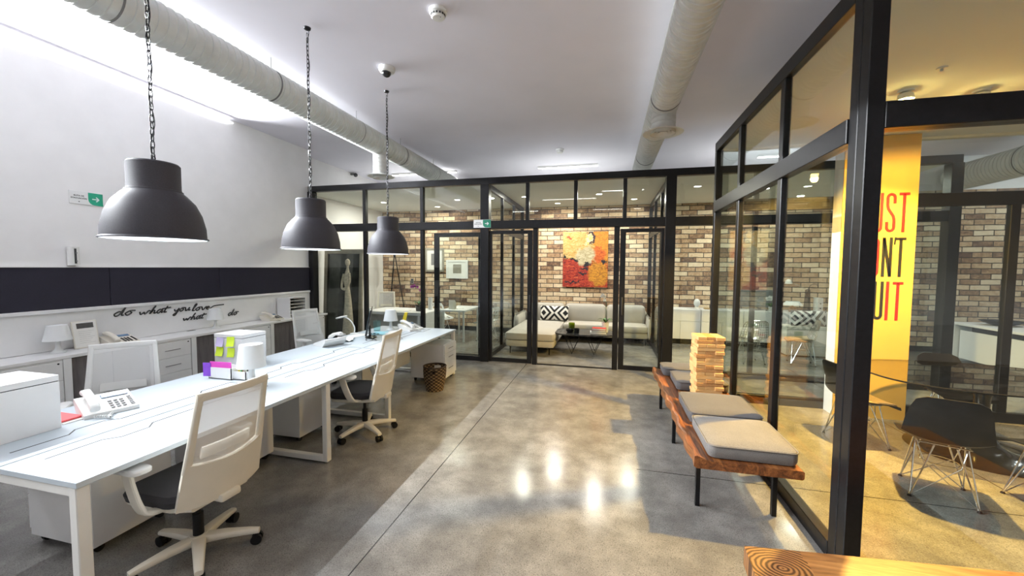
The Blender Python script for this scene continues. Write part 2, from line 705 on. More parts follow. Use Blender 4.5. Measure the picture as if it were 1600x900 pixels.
M_darkfabric = fabric('charcoal_upholstery', (.03, .029, .033), sheen=.05)
M_blackfelt = fabric('black_felt_panel', (.007, .006, .014), var=.35, scale=180, sheen=0.0)
M_lamp = plain('charcoal_lamp_enamel', (.042, .040, .050), .62, var=.18, scale=160, bmp=.08, bscale=300)
M_lampin = plain('white_lamp_lining', (.9, .9, .9), .5, var=.01)
M_bulb = emit('bulb_glow', (.90, .96, 1.0), 12)
M_chain = plain('black_iron_chain', (.016, .015, .018), .45, .6, var=.3)
M_duct = plain('galvanised_white_duct', (.74, .755, .72), .42, .1, var=.08, scale=6)
M_darkwood = wood('grey_oak_laminate', [(.3, (.075, .066, .068)), (.55, (.14, .125, .125)), (.75, (.21, .19, .185))], 'z')
M_benchwood = wood('rosewood_slab', [(.32, (.03, .010, .005)), (.45, (.13, .042, .014)), (.57, (.28, .10, .03)), (.74, (.48, .22, .07))], 'y', .8, .33)
M_endgrain = end_grain()
M_block = wood('pine_block', [(.3, (.52, .27, .09)), (.55, (.68, .40, .16)), (.75, (.78, .52, .25))], 'x', 1.2, .55)
M_block2 = wood('pine_block_dark', [(.3, (.36, .16, .05)), (.55, (.50, .25, .09)), (.75, (.60, .34, .14))], 'y', 1.2, .55)
M_greycush = fabric('grey_wool', (.082, .078, .080), var=.4)
M_greycush_lit = fabric('grey_wool_lit', (.17, .16, .15), var=.4)  # same grey wool, its colour lightened for the warm spotlight falling on it
M_sofa = fabric('oatmeal_linen', (.44, .42, .375), var=.14)
M_pattern = cushion_pattern('diamond_weave')
M_paint = painting_mat()
M_chrome = plain('chrome', (.75, .75, .74), .15, 1.0, var=.03)
M_basket = None
M_paper = plain('paper', (.80, .79, .75), .8, var=.03)
M_greenpanel = plain('sign_green', (.0, .20, .115), .45, var=.05)
M_red = plain('red_print', (.74, .012, .014), .5, var=.05)
M_ink = plain('black_print', (.012, .012, .012), .5, var=.1)
M_banner = plain('banner_wall_paint', (.52, .345, .085), .75, var=.03)
M_marble = plain('black_marble', (.03, .03, .032), .2, var=.8, scale=9)
M_net = mesh_fabric('white_chair_net', (.80, .80, .79), .20)
M_netgrey = mesh_fabric('grey_chair_net', (.50, .49, .48), .2)
M_grip = plain('dark_gap', (.02, .02, .02), .6)
M_lcd = plain('blue_display', (.09, .16, .26), .25, var=.2)
M_grey = plain('mid_grey_plastic', (.22, .22, .22), .5)
M_stone = plain('pale_carved_wood', (.60, .52, .39), .75, var=.25, scale=25, bmp=.3, bscale=60)
M_leaf = plain('leaf_green', (.035, .13, .03), .45, var=.35, scale=20)
M_orchid = plain('orchid_magenta', (.50, .06, .38), .6, var=.3, scale=30)
M_petal = plain('white_petal', (.85, .85, .83), .6, var=.05)
M_yellow = plain('yellow_paper', (.80, .62, .03), .6, var=.05)
M_lime = plain('lime_note', (.62, .80, .04), .7, var=.06)
M_lilac = plain('lilac_note', (.62, .55, .80), .7, var=.05)
M_purple = plain('purple_card', (.22, .06, .55), .6, var=.1)
M_pink = plain('magenta_card', (.70, .07, .48), .6, var=.1)
M_green = plain('green_pen', (.05, .30, .07), .5)
M_brown = plain('brown_pencil', (.35, .16, .06), .6)
M_aqua = plain('pale_blue_paper', (.30, .62, .72), .7)
M_clearplastic = glass_mat('clear_plastic', (.80, .93, .94))
M_greenglass = glass_mat('olive_glass', (.55, .62, .12))
M_smokedpane = glass_mat('mirror_glass', (.16, .15, .15), .9)
M_picture = plain('dark_picture_print', (.05, .046, .044), .3, var=.7, scale=7)
M_champagne = plain('champagne_frame', (.40, .37, .30), .4, .5, var=.15)
M_salmon = plain('red_plastic', (.55, .035, .03), .4)
M_lampwhite = plain('white_lampshade', (.80, .82, .82), .55, var=.02)
M_tan = fabric('tan_seat_pad', (.42, .30, .15), var=.2)
M_led = emit('led_white', (1.0, .97, .90), 14)
M_ledcool = emit('led_cool', (.96, .98, 1.0), 3.2)
M_down = emit('downlight_glow', (1.0, .93, .80), 10)
M_spot = emit('spot_glow', (1.0, .72, .22), 60)


def basket_mat():
    m, nt, b = new_mat('woven_seagrass')
    sep = node(nt, 'ShaderNodeSeparateXYZ')
    nt.links.new(coords(nt), sep.inputs[0])
    ang = node(nt, 'ShaderNodeMath', operation='ARCTAN2')
    nt.links.new(sep.outputs[1], ang.inputs[0])
    nt.links.new(sep.outputs[0], ang.inputs[1])
    u = math_node(nt, 'MULTIPLY', ang.outputs[0], 7.0)
    v = math_node(nt, 'MULTIPLY', sep.outputs[2], 42.0)
    a = math_node(nt, 'SINE', math_node(nt, 'ADD', math_node(nt, 'MULTIPLY', u, 2.0), math_node(nt, 'MULTIPLY', math_node(nt, 'FLOOR', v), pi)))
    c = math_node(nt, 'ABSOLUTE', math_node(nt, 'SINE', math_node(nt, 'MULTIPLY', v, pi)))
    h = math_node(nt, 'MULTIPLY', math_node(nt, 'ADD', math_node(nt, 'MULTIPLY', a, .5), .5), c)
    f = math_node(nt, 'ADD', math_node(nt, 'MULTIPLY', h, .7), math_node(nt, 'MULTIPLY', noise(nt, coords(nt), 18, 3), .3))
    nt.links.new(ramp(nt, f, [(.2, (.035, .022, .012)), (.5, (.16, .10, .05)), (.8, (.36, .25, .13))]), b.inputs['Base Color'])
    b.inputs['Roughness'].default_value = .85
    bump(nt, b, h, .8, .01)
    return m


M_basket = basket_mat()


# ------------------------------------------------------------------ lamp powers (W)
FILL_W = 5
COVE_W = 8
COVE_OUT = 660
PEND_W = 3.5
DOWN_W = 30
SPOT_W = 1400


# ------------------------------------------------------------------ the shell
CEIL = 4.088
WX = -5.945          # left wall face
DY = 6.86            # front face of the glazed office partition
BY = 10.15           # brick wall face
OC = 3.29            # office ceiling underside

struct(MB().box(-6.7, 11.2, -4.2, 10.4, -.12, 0).build('floor', M_floor, smooth=False))
struct(MB().box(-6.7, 11.2, -4.2, 10.4, CEIL, CEIL + .12).build('ceiling', M_ceil, smooth=False))
struct(MB().box(WX - .2, WX, -4.0, DY + .1, 0, CEIL).build('wall_left', M_wall, smooth=False))
struct(MB().box(-6.5, -6.30, DY + .1, BY, 0, CEIL).build('wall_office_left', M_wall, smooth=False))
struct(MB().box(-6.5, 11.0, BY, BY + .2, 0, 3.40).build('wall_back', M_brick, smooth=False))
struct(MB().box(-6.5, 11.0, BY, BY + .2, 3.40, CEIL).build('wall_back_upper', M_wall, smooth=False))
struct(MB().box(11.0, 11.2, -4.0, BY + .2, 0, CEIL).build('wall_right', M_wall, smooth=False))
struct(MB().box(WX - .2, 11.2, -4.2, -4.0, 0, CEIL).build('wall_behind', M_wall, smooth=False))
struct(MB().box(-6.3, 4.78, DY + .11, BY, OC, OC + .05).build('ceiling_offices', M_officeceil, smooth=False))
struct(MB().box(1.40, 5.6, 2.62, 5.58, 3.27, 3.32).build('ceiling_meeting_room', M_officeceil, smooth=False))
struct(MB().box(1.40, 5.6, 5.58, 5.66, 3.245, 3.32, .006).build('trim_1', plain('cream_trim', (.80, .76, .62), .5), smooth=False))
struct(MB().box(-6.28, 11.0, BY - .018, BY, 0, .12, .004).build('baseboard_back', M_black, smooth=False))
struct(MB().box(1.40, 5.6, 2.53, 5.66, .0, .004).build('floor_meeting_room', M_floor, smooth=False))


# ------------------------------------------------------------------ glazed partitions
def bar(parent, name, x0, x1, y0, y1, z0, z1, groove=None):
    m = MB().box(x0, x1, y0, y1, z0, z1, .004, 1)
    return m.build(name, M_frame, parent, smooth=False)


def pane(parent, x0, x1, y0, y1, z0, z1, mat=None):
    return MB().box(x0, x1, y0, y1, z0, z1).build('glass_pane', mat or M_glass, parent, smooth=False)


# --- office front, along X at y = DY
fp = structure('wall_office_front')
y0, y1 = DY, DY + .10
T0, T1 = 2.435, 2.58
bar(fp, 'top_rail', WX, 4.78, y0, y1, 3.24, 3.355)
bar(fp, 'transom', WX, 4.64, y0 - .02, y1 + .02, T0, T1)
for a, b in ((WX, WX + .11), (-2.26, -2.10), (.90, 1.06), (4.64, 4.78)):
    bar(fp, 'post', a, b, y0 - .025, y1 + .025, 0, 3.24)
for a in (-4.70, -3.47):
    bar(fp, 'mullion', a, a + .068, y0 + .01, y1 - .01, .085, T0)
    bar(fp, 'mullion', a, a + .068, y0 + .01, y1 - .01, T1, 3.24)
for a in (-1.43, -.585, .232, 2.2, 3.4):
    bar(fp, 'mullion', a, a + .062, y0 + .01, y1 - .01, T1, 3.24)
for a in (2.2, 3.4):
    bar(fp, 'mullion', a, a + .062, y0 + .01, y1 - .01, .085, T0)
bar(fp, 'bottom_rail', WX + .11, -2.26, y0 + .005, y1 - .005, 0, .085)
bar(fp, 'bottom_rail', 1.06, 4.64, y0 + .005, y1 - .005, 0, .085)
xs = [WX + .11, -4.70, -4.632, -3.47, -3.402, -2.26]
for a, b in zip(xs[::2], xs[1::2]):
    pane(fp, a, b, DY + .045, DY + .053, .085, T0)
    pane(fp, a, b, DY + .045, DY + .053, T1, 3.24)
xs = [-2.10, -1.43, -1.368, -.585, -.523, .232, .294, .90]
for a, b in zip(xs[::2], xs[1::2]):
    pane(fp, a, b, DY + .045, DY + .053, T1, 3.24)
xs = [1.06, 2.2, 2.262, 3.4, 3.462, 4.64]
for a, b in zip(xs[::2], xs[1::2]):
    pane(fp, a, b, DY + .045, DY + .053, .085, T0)
    pane(fp, a, b, DY + .045, DY + .053, T1, 3.24)

# sliding doors of the lounge: jambs, two leaves slid aside, floor track
def leaf(name, xa, xb, y, st_l, st_r, zt=2.40):
    d = structure(name)
    bar(d, 'stile', xa, xa + st_l, y, y + .045, .012, zt)
    bar(d, 'stile', xb - st_r, xb, y, y + .045, .012, zt)
    bar(d, 'rail', xa + st_l, xb - st_r, y, y + .045, zt - .06, zt)
    bar(d, 'rail', xa + st_l, xb - st_r, y, y + .045, .012, .085)
    pane(d, xa + st_l, xb - st_r, y + .018, y + .026, .085, zt - .06)
    return d


d1 = leaf('door_1', -2.095, -1.30, DY + .005, .05, .085)
MB().box(-1.352, -1.325, DY - .012, DY + .006, .95, 1.25, .004).build('door_handle', M_grip, d1)
d2 = leaf('door_2', .20, .895, DY + .005, .09, .05)
MB().box(.235, .262, DY - .012, DY + .006, .95, 1.25, .004).build('door_handle', M_grip, d2)
jm = structure('trim_2')
bar(jm, 'jamb', -1.29, -1.205, y0, y1, 0, T0)
bar(jm, 'jamb', .10, .19, y0, y1, 0, T0)
bar(jm, 'floor_track', -1.205, .10, y0 + .02, y1 - .02, 0, .014)

# glazed door of the left office
d3 = structure('door_3')
yd = DY + .115
bar(d3, 'stile', -3.235, -3.135, yd, yd + .045, .01, 2.38)
bar(d3, 'stile', -2.345, -2.265, yd, yd + .045, .01, 2.38)
bar(d3, 'rail', -3.135, -2.345, yd, yd + .045, 2.31, 2.38)
bar(d3, 'rail', -3.135, -2.345, yd, yd + .045, .01, .09)
pane(d3, -3.135, -2.345, yd + .018, yd + .026, .09, 2.31)
hm = MB().tube([(-3.10, yd, 1.06), (-3.10, yd - .06, 1.06), (-3.10, yd - .06, 1.36), (-3.10, yd, 1.36)], .014, 8)
hm.build('door_handle', M_black, d3)


# --- office dividers, along Y
def divider(name, x):
    p = structure(name)
    xa, xb = x - .03, x + .03
    ya, yb = DY + .13, BY - .02
    bar(p, 'top_rail', xa, xb, ya, yb, 3.18, OC)
    bar(p, 'transom', xa, xb, ya, yb, T0 + .03, T1)
    bar(p, 'bottom_rail', xa, xb, ya, yb, 0, .085)
    bar(p, 'post', xa - .01, xb + .01, yb - .09, yb, .085, 3.18)
    ys = [ya]
    for k in (1, 2):
        ym = ya + (yb - ya) * k / 3
        bar(p, 'mullion', xa, xb, ym, ym + .055, .085, T0 + .03)
        bar(p, 'mullion', xa, xb, ym, ym + .055, T1, 3.18)
        ys += [ym, ym + .055]
    ys.append(yb - .09)
    for a, b in zip(ys[::2], ys[1::2]):
        pane(p, x - .004, x + .004, a, b, .085, T0 + .03)
        pane(p, x - .004, x + .004, a, b, T1, 3.18)


divider('wall_lounge_left', -2.18)
divider('wall_lounge_right', 1.0)

# --- meeting room, corridor side along Y at x = 1.33
sp = structure('wall_meeting_side')
X0, X1 = 1.33, 1.39
S0, S1 = 2.47, 2.61
YA, YB = 2.53, 5.60
bar(sp, 'top_rail', X0, X1, YA + .16, YB + .06, 3.25, 3.365)
bar(sp, 'transom', X0 - .012, X1 + .012, YA + .16, YB, S0, S1)
bar(sp, 'bottom_rail', X0 - .005, X1 + .005, YA + .16, YB, 0, .10)
bar(sp, 'post', X0, X0 + .085, YA, YA + .075, 0, 3.365)
bar(sp, 'post', X0, X0 + .078, YA + .082, YA + .16, 0, 3.365)
bar(sp, 'post', X0, X1 + .02, YB - .02, YB + .06, 0, 3.25)
ys = [YA + .16]
for ym in (3.59, 4.64):
    bar(sp, 'mullion', X0 + .004, X1 - .004, ym, ym + .078, .10, S0)
    bar(sp, 'mullion', X0 + .004, X1 - .004, ym, ym + .078, S1, 3.25)
    ys += [ym, ym + .078]
ys.append(YB - .02)
for a, b in zip(ys[::2], ys[1::2]):
    pane(sp, 1.356, 1.364, a, b, .10, S0)
    pane(sp, 1.356, 1.364, a, b, S1, 3.25)

# --- meeting room front along X at y = 2.53
mf = structure('wall_meeting_front')
bar(mf, 'top_rail', X0 + .085, 5.6, YA, YA + .075, 3.25, 3.365)
bar(mf, 'transom', X0 + .085, 5.6, YA, YA + .09, 2.50, 2.64)
bar(mf, 'bottom_rail', X0 + .085, 5.6, YA, YA + .075, 0, .09)
bar(mf, 'mullion', 3.1, 3.18, YA + .005, YA + .07, .09, 2.50)
bar(mf, 'mullion', 3.1, 3.18, YA + .005, YA + .07, 2.64, 3.25)
bar(mf, 'post', 5.52, 5.6, YA, YA + .075, .09, 3.25)
for a, b in ((X0 + .085, 3.1), (3.18, 5.52)):
    pane(mf, a, b, YA + .034, YA + .042, .09, 2.50)
    pane(mf, a, b, YA + .034, YA + .042, 2.64, 3.25)

# --- meeting room back along X at y = 5.6
mk = structure('wall_meeting_back')
bar(mk, 'transom', X1 + .02, 5.6, YB, YB + .06, 2.48, 2.63)
bar(mk, 'bottom_rail', X1 + .02, 5.6, YB, YB + .06, 0, .12)
bar(mk, 'mullion', 4.36, 4.45, YB, YB + .06, .12, 2.48)
bar(mk, 'post', 5.52, 5.6, YB, YB + .06, .12, 3.245)
for a, b, c, d in ((X1 + .02, 4.36, .12, 2.48), (4.45, 5.52, .12, 2.48), (X1 + .02, 5.52, 2.63, 3.245)):
    pane(mk, a, b, YB + .026, YB + .034, c, d)

# painted wall pier in front of the back glazing
wp = structure('wall_pier')
MB().box(2.65, 3.372, 5.412, 5.60, 0, 3.265).build('pier', M_wall, wp, smooth=False)
MB().box(2.65, 3.372, 5.40, 5.412, 0, 3.265).build('painted_board', M_banner, wp, smooth=False)

# white wall fitting behind the counter, with its lip
wl = struct(MB().box(WX, WX + .025, -1.5, 6.82, .795, 1.205).box(WX, WX + .045, -1.5, 6.82, 1.205, 1.245, .003, 1).build('wall_panel_white', M_white, smooth=False))


# ------------------------------------------------------------------ black felt pin board
pb = thing('pin_board', 'long black felt board along the white left wall above the counter', 'board', (WX + .002, 2.6, 1.245))
for k, (a, b) in enumerate(((-1.5, .75), (.756, 2.18), (2.186, 3.5), (3.506, 4.9), (4.906, 6.82))):
    MB().box(0, .03, a - 2.6, b - 2.6, 0, .465, .003, 1).build('felt_panel', M_blackfelt, pb, smooth=False)
MB().box(0, .036, -4.1, 4.22, .465, .473).build('top_edge', M_whitemetal, pb, smooth=False)

# handwriting on the white panel
GL = {
    'd': ([[(1.05, .85), (.55, 1.0), (.08, .5), (.3, .02), (.8, .4), (1.35, 2.1), (1.05, .3), (1.35, .15)]], 1.5),
    'o': ([[(.55, 1.0), (.06, .5), (.4, 0), (.92, .5), (.62, 1.0), (1.35, 1.0)]], 1.35),
    'w': ([[(-.1, .85), (.18, .08), (.65, .62), (.85, .08), (1.35, .95), (1.6, .75)]], 1.55),
    'h': ([[(.05, .1), (.75, 2.0), (.5, 1.5), (.1, 0), (.5, .85), (.82, .8), (.8, .1), (1.15, .2)]], 1.2),
    'a': ([[(.95, .85), (.45, 1.0), (.06, .4), (.4, 0), (.95, .85), (.85, .1), (1.2, .25)]], 1.2),
    't': ([[(.5, 1.75), (.12, .2), (.55, .15)], [(-.35, 1.1), (1.1, 1.35)]], 1.1),
    'y': ([[(0, .85), (.2, .25), (.65, .4), (1.0, 1.0), (.45, -.95), (0, -.85), (.95, .2)]], 1.15),
    'u': ([[(0, .85), (.12, .08), (.55, .3), (.9, .95), (.85, .1), (1.2, .25)]], 1.2),
    'l': ([[(.05, .15), (.75, 1.9), (.45, 2.0), (.15, .2), (.6, .12)]], .75),
    'v': ([[(.0, .85), (.3, .02), (.85, .95), (1.15, .85)]], 1.0),
    'e': ([[(0, .35), (.65, .7), (.35, 1.0), (.03, .45), (.45, 0), (1.0, .35)]], 1.0),
}


def script(name, word, label, y, z, w, xh, tail=None, r=.0085):
    m = MB()
    u0 = 0
    total = sum(GL[c][1] for c in word)
    s = w / total
    for c in word:
        for st in GL[c][0]:
            pts = [(u0 + a + .22 * b, b) for a, b in st]
            if tail and c == word[-1]:
                pts = pts + [(p[0] + u0, p[1]) for p in tail]
            P = catmull([(0, a * s, b * xh) for a, b in pts], 5)
            m.tube(P, r, 6)
        u0 += GL[c][1]
    o = m.build(name, M_ink, ang=80)
    tag(o, label, 'lettering', loc=(WX + .029, y, z))
    return o


script('handwritten_word', 'do', 'black handwritten word do at the start of the upper line on the white panel', 3.52, 1.105, .22, .052)
script('handwritten_word', 'what', 'black handwritten word what on the upper line of the white panel', 3.80, 1.092, .36, .048)
script('handwritten_word', 'you', 'black handwritten word you on the upper line of the white panel', 4.22, 1.085, .22, .046)
script('handwritten_word', 'love', 'black handwritten word love with a long tail on the white panel', 4.46, 1.072, .28, .046, tail=[(2.0, 1.0), (4.2, 1.1)])
script('handwritten_word', 'what', 'black handwritten word what on the lower line of the white panel', 4.34, .945, .32, .044)
script('handwritten_word', 'do', 'black handwritten word do at the end of the lower line on the white panel', 5.02, .935, .18, .046)


# ------------------------------------------------------------------ exit signs
def exit_sign(label, M, w=.31, h=.15, loc=None):
    t = thing('exit_sign', label, 'sign', (M[0][3], M[1][3], M[2][3]))
    R = M.copy()
    R.translation = (0, 0, 0)
    MB().box(0, w, -h / 2, h / 2, 0, .008, .002, 1).build('plate', M_white, t, smooth=False, M=R)
    g0 = w * .545
    poly = [(w - .004, -h / 2 + .004), (w - .004, h / 2 - .004), (g0, h / 2 - .004)] + [(g0 + .06 * (1 - cos(a)), -h / 2 + .066 - .062 * sin(a)) for a in (0, .4, .8, 1.2, pi / 2)]
    MB().prism(poly, .008, .0095).build('green_panel', M_greenpanel, t, smooth=False, M=R)
    a = MB()
    ax = w * .66
    a.box(ax, ax + w * .18, -.006, .006, .0095, .011)
    for s in (1, -1):
        v, f = ribbon([(ax + w * .12, s * .026), (ax + w * .205, 0)], .012, .0095, .011)
        a._add(v, f)
    a.build('arrow', M_white, t, smooth=False, M=R)
    for k, s in enumerate(('RUTA DE', 'EVACUACIÓN')):
        font_mesh('lettering', s, h * .15, M_ink, t, R @ Matrix.Translation((w * .275, h * (.10 - .19 * k), .0085)), .0004, 'CENTER', .0006)
    MB().prism([(w * .275 + .006 * cos(q), -h * .30 + .006 * sin(q)) for q in (0, 1, 2, 3, 4, 5)], .008, .009).build('mark', M_ink, t, smooth=False, M=R)
    return t


exit_sign('green and white evacuation route sign with arrow on the left wall', face_px(WX, 3.18, 2.515))
exit_sign('green and white evacuation route sign on the black office transom', face_my(-2.385, DY - .0255, 2.527), .33, .145)

# small white box on the wall
t = thing('wall_sensor', 'small white rounded sensor on the left wall just above the black board', 'sensor', (WX, 3.125, 1.735))
MB().prism([(p[0], p[1]) for p in rrect(.10, .07, .03, 6, .05, .035)], 0, .21).build('housing', M_offwhite, t, M=Matrix(((0, 1, 0, 0), (1, 0, 0, 0), (0, 0, 1, 0), (0, 0, 0, 1))))
MB().box(.068, .072, .04, .06, .02, .19).build('seam', M_grip, t, smooth=False)
MB().ball((.07, .06, .14), .008, 5).build('screw_cover', M_grey, t)
MB().ball((.07, .06, .05), .008, 5).build('screw_cover', M_grey, t)


# ------------------------------------------------------------------ left counter: pedestals, open bays and the worktop
t = thing('counter_top', 'long white worktop running along the left wall under the handwriting', 'worktop', (-5.72, 2.6, .755))
MB().box(-.225, .22, -4.1, 4.22, 0, .035, .003, 1).build('board', M_white, t, smooth=False)
for yy in (3.6, 4.42):
    MB().box(-.19, -.14, yy - 2.6 - .05, yy - 2.6 + .05, .035, .0375, .001, 1).build('cable_grommet', M_grey, t, smooth=False)


def counter_drawers(y, label):
    t = thing('drawer_pedestal', label, 'drawers', (-5.71, y, 0), group='drawer pedestals under the counter')
    MB().box(-.21, .195, 0, .47, .03, .754).build('carcass', M_white, t, smooth=False)
    MB().box(-.2, .18, .01, .46, 0, .03).build('plinth', M_black, t, smooth=False)
    z = .735
    for h in (.20, .20, .28):
        d = MB().box(.195, .212, .006, .464, z - h + .004, z, .002, 1).build('drawer', M_white, t, smooth=False)
        MB().box(.212, .218, .14, .33, z - h * .5 - .004, z - h * .5 + .006, .002, 1).build('handle', M_grey, d, smooth=False)
        z -= h
    MB().cyl((.212, .43, .715), (.217, .43, .715), .008, n=12).build('lock', M_black, t)
    return t


p0 = counter_drawers(2.36, 'white drawer pedestal under the counter behind the nearest desk box')
dup(p0, (-5.71, 3.655, 0), label='white three drawer pedestal under the counter right of the near mesh chair')
dup(p0, (-5.71, 4.955, 0), label='white drawer pedestal under the counter behind the cabinet with sticky notes')
dup(p0, (-5.71, 1.06, 0), label='white drawer pedestal at the near end of the left counter')
dup(p0, (-5.71, 6.26, 0), label='white drawer pedestal at the far end of the counter by the glass office')


def cupboard(y, label, w=.76):
    t = thing('cupboard', label, 'cupboard', (-5.71, y, 0), group='grey wood cupboards under the counter')
    MB().box(-.21, .15, 0, w, .03, .754).build('carcass', M_darkwood, t, smooth=False)
    MB().box(-.21, .212, -.065, 0, .0, .754).build('side_panel', M_white, t, smooth=False)
    for a, b in ((.004, w / 2 - .003), (w / 2 + .003, w - .004)):
        MB().box(.15, .168, a, b, .035, .745, .001, 1).build('door', M_darkwood, t, smooth=False)
    return t


c0 = cupboard(2.895, 'grey wood cupboard under the counter behind the near white mesh chair')
dup(c0, (-5.71, 4.195, 0), label='grey wood cupboard under the counter left of the sticky note cabinet')
dup(c0, (-5.71, 5.495, 0), label='grey wood cupboard under the counter behind the far mesh chair')
dup(c0, (-5.71, 1.60, 0), label='grey wood cupboard under the counter behind the near desk end')


# ------------------------------------------------------------------ table lamps
def table_lamp(label, loc, h=.32, rs=.105, rt=.075, grp='white table lamps'):
    t = thing('table_lamp', label, 'lamp', loc, group=grp)
    k = h / .32
    MB().lathe([(0, 0), (.062 * k, 0), (.064 * k, .006), (.05 * k, .016 * k), (.026 * k, .05 * k), (.02 * k, .10 * k), (.022 * k, .14 * k), (.012 * k, .16 * k), (.012 * k, .22 * k), (0, .22 * k)], 24).build('base', M_lampwhite, t)
    MB().lathe([(rs, .145 * k), (rt, h), (rt - .004, h), (rs - .004, .145 * k), (rs, .145 * k)], 32).build('lamp_shade', M_lampwhite, t)
    MB().lathe([(0, h - .004), (rt - .003, h - .004), (rt - .003, h - .008), (0, h - .008)], 24).build('diffuser', M_lampwhite, t)
    return t


table_lamp('white table lamp on the left counter beside the framed notice', (-5.76, 2.93, .7905), .30, .112, .078)
table_lamp('white table lamp on the counter over the handwritten lower line', (-5.76, 4.69, .7905), .30, .11, .078)
table_lamp('white table lamp in the middle of the long desk beside the pen holder', (-2.89, 2.65, .74), .35, .108, .084)
table_lamp('white table lamp near the far end of the desk by the yellow folder', (-3.33, 5.57, .74), .32, .11, .078)

# framed notice
t = thing('framed_notice', 'square cream framed notice leaning on the wall beside the counter lamp', 'frame', (-5.80, 3.08, .7905))
Mf = Matrix.Translation((0, 0, 0)) @ Matrix.Rotation(-.16, 4, 'Y') @ face_px(0, 0, 0)
MB().box(0, .225, 0, .31, 0, .018, .003, 1).build('frame', M_cream, t, smooth=False, M=Mf)
MB().box(.01, .215, .012, .30, .018, .0195).build('paper', M_paper, t, smooth=False, M=Mf)
MB().box(.04, .19, .225, .285, .0195, .0205).build('photo', M_picture, t, smooth=False, M=Mf)
m = MB()
for k in range(7):
    m.box(.05, .19 - .02 * (k % 3), .19 - .022 * k, .1915 - .022 * k, .0195, .0201)
m.build('text_lines', M_grey, t, smooth=False, M=Mf)


# ------------------------------------------------------------------ desk telephones
def telephone(label, loc, rz, body=None, key=None, s=1.0, grp='desk telephones'):
    body = body or M_offwhite
    key = key or M_grey
    t = thing('telephone', label, 'telephone', loc, rz, grp)
    t.scale = (s, s, s)
    # wedge body: front low, back high (local: x right, y away from the user)
    prof = [(-.11, 0), (-.11, .022), (.10, .085), (.115, .08), (.115, .055), (.06, .0)]
    MB().prism(prof, -.12, .12, 'x').build('body', body, t, smooth=False)
    sl = math.atan2(.063, .21)
    T = Matrix.Translation((0, -.11, .022)) @ Matrix.Rotation(sl, 4, 'X')
    MB().box(-.015, .105, .155, .20, .0, .006, .002, 1).build('display', M_lcd, t, smooth=False, M=T)
    k = MB()
    for i in range(4):
        for j in range(3):
            k.box(.0 + j * .026, .018 + j * .026, .022 + i * .026, .038 + i * .026, 0, .006, .002, 1)
    for i in range(6):
        k.box(.09, .108, .02 + i * .02, .032 + i * .02, 0, .005, .001, 1)
    k.build('keypad', key, t, smooth=False, M=T)
    h = MB()
    h.loft([[(x, y, z) for x, z in rrect(.044, .026 + dz, .012, 4, -.075, .032 + zc)] for y, zc, dz in
            ((-.005, .0, .004), (.012, .008, .014), (.05, .016, .006), (.08, .02, 0), (.13, .02, 0), (.165, .016, .006), (.20, .008, .014), (.222, .0, .004))])
    h.build('handset', body, t, M=T)
    c = MB()
    P = []
    for i in range(150):
        q = i / 149
        cx = -.085 + .02 * sin(q * 6)
        cy = -.13 - .09 * sin(q * pi)
        u = Vector((cx + .10 * q, cy + .02 * q, .012))
        a = q * 2 * pi * 22
        P.append(u + Vector((.007 * cos(a), .005 * cos(a + 1), .008 * sin(a))))
    c.tube(P, .0028, 5)
    c.build('coiled_cord', body, t)
    return t


telephone('white telephone with coiled cord on the near end of the long desk', (-3.35, 1.935, .7412), face_to(-.95, .31), s=1.12)
telephone('dark beige telephone on the counter right of the framed notice', (-5.72, 3.46, .7905), face_to(-1, .1), M_cream, M_black, 1.15)
telephone('dark beige telephone on the far counter beside the paper tray', (-5.70, 5.66, .7905), face_to(-1, .1), M_cream, M_black, 1.15)
telephone('pale telephone seen from behind in front of the far mesh chair', (-3.42, 4.27, .7412), face_to(.92, -.35), M_offwhite, M_grey, 1.2)
telephone('white telephone at the far end of the long desk beside the yellow folder', (-3.02, 5.64, .7412), face_to(-.95, .3), s=1.2)

# paper tray rack on counter
t = thing('paper_rack', 'white paper sorter with black shelves at the far end of the counter', 'rack', (-5.76, 5.98, .7905))
MB().box(-.14, .14, 0, .012, 0, .36).box(-.14, .14, .38, .392, 0, .36).box(-.14, -.13, .012, .38, 0, .36).box(-.14, .14, .012, .38, .35, .362).build('case', M_white, t, smooth=False)
for k in range(5):
    MB().box(-.13, .13, .012, .38, .05 + k * .062, .058 + k * .062).build('shelf', M_whitemetal, t, smooth=False)
MB().box(-.128, -.125, .014, .378, .0, .35).build('back_lining', M_black, t, smooth=False)


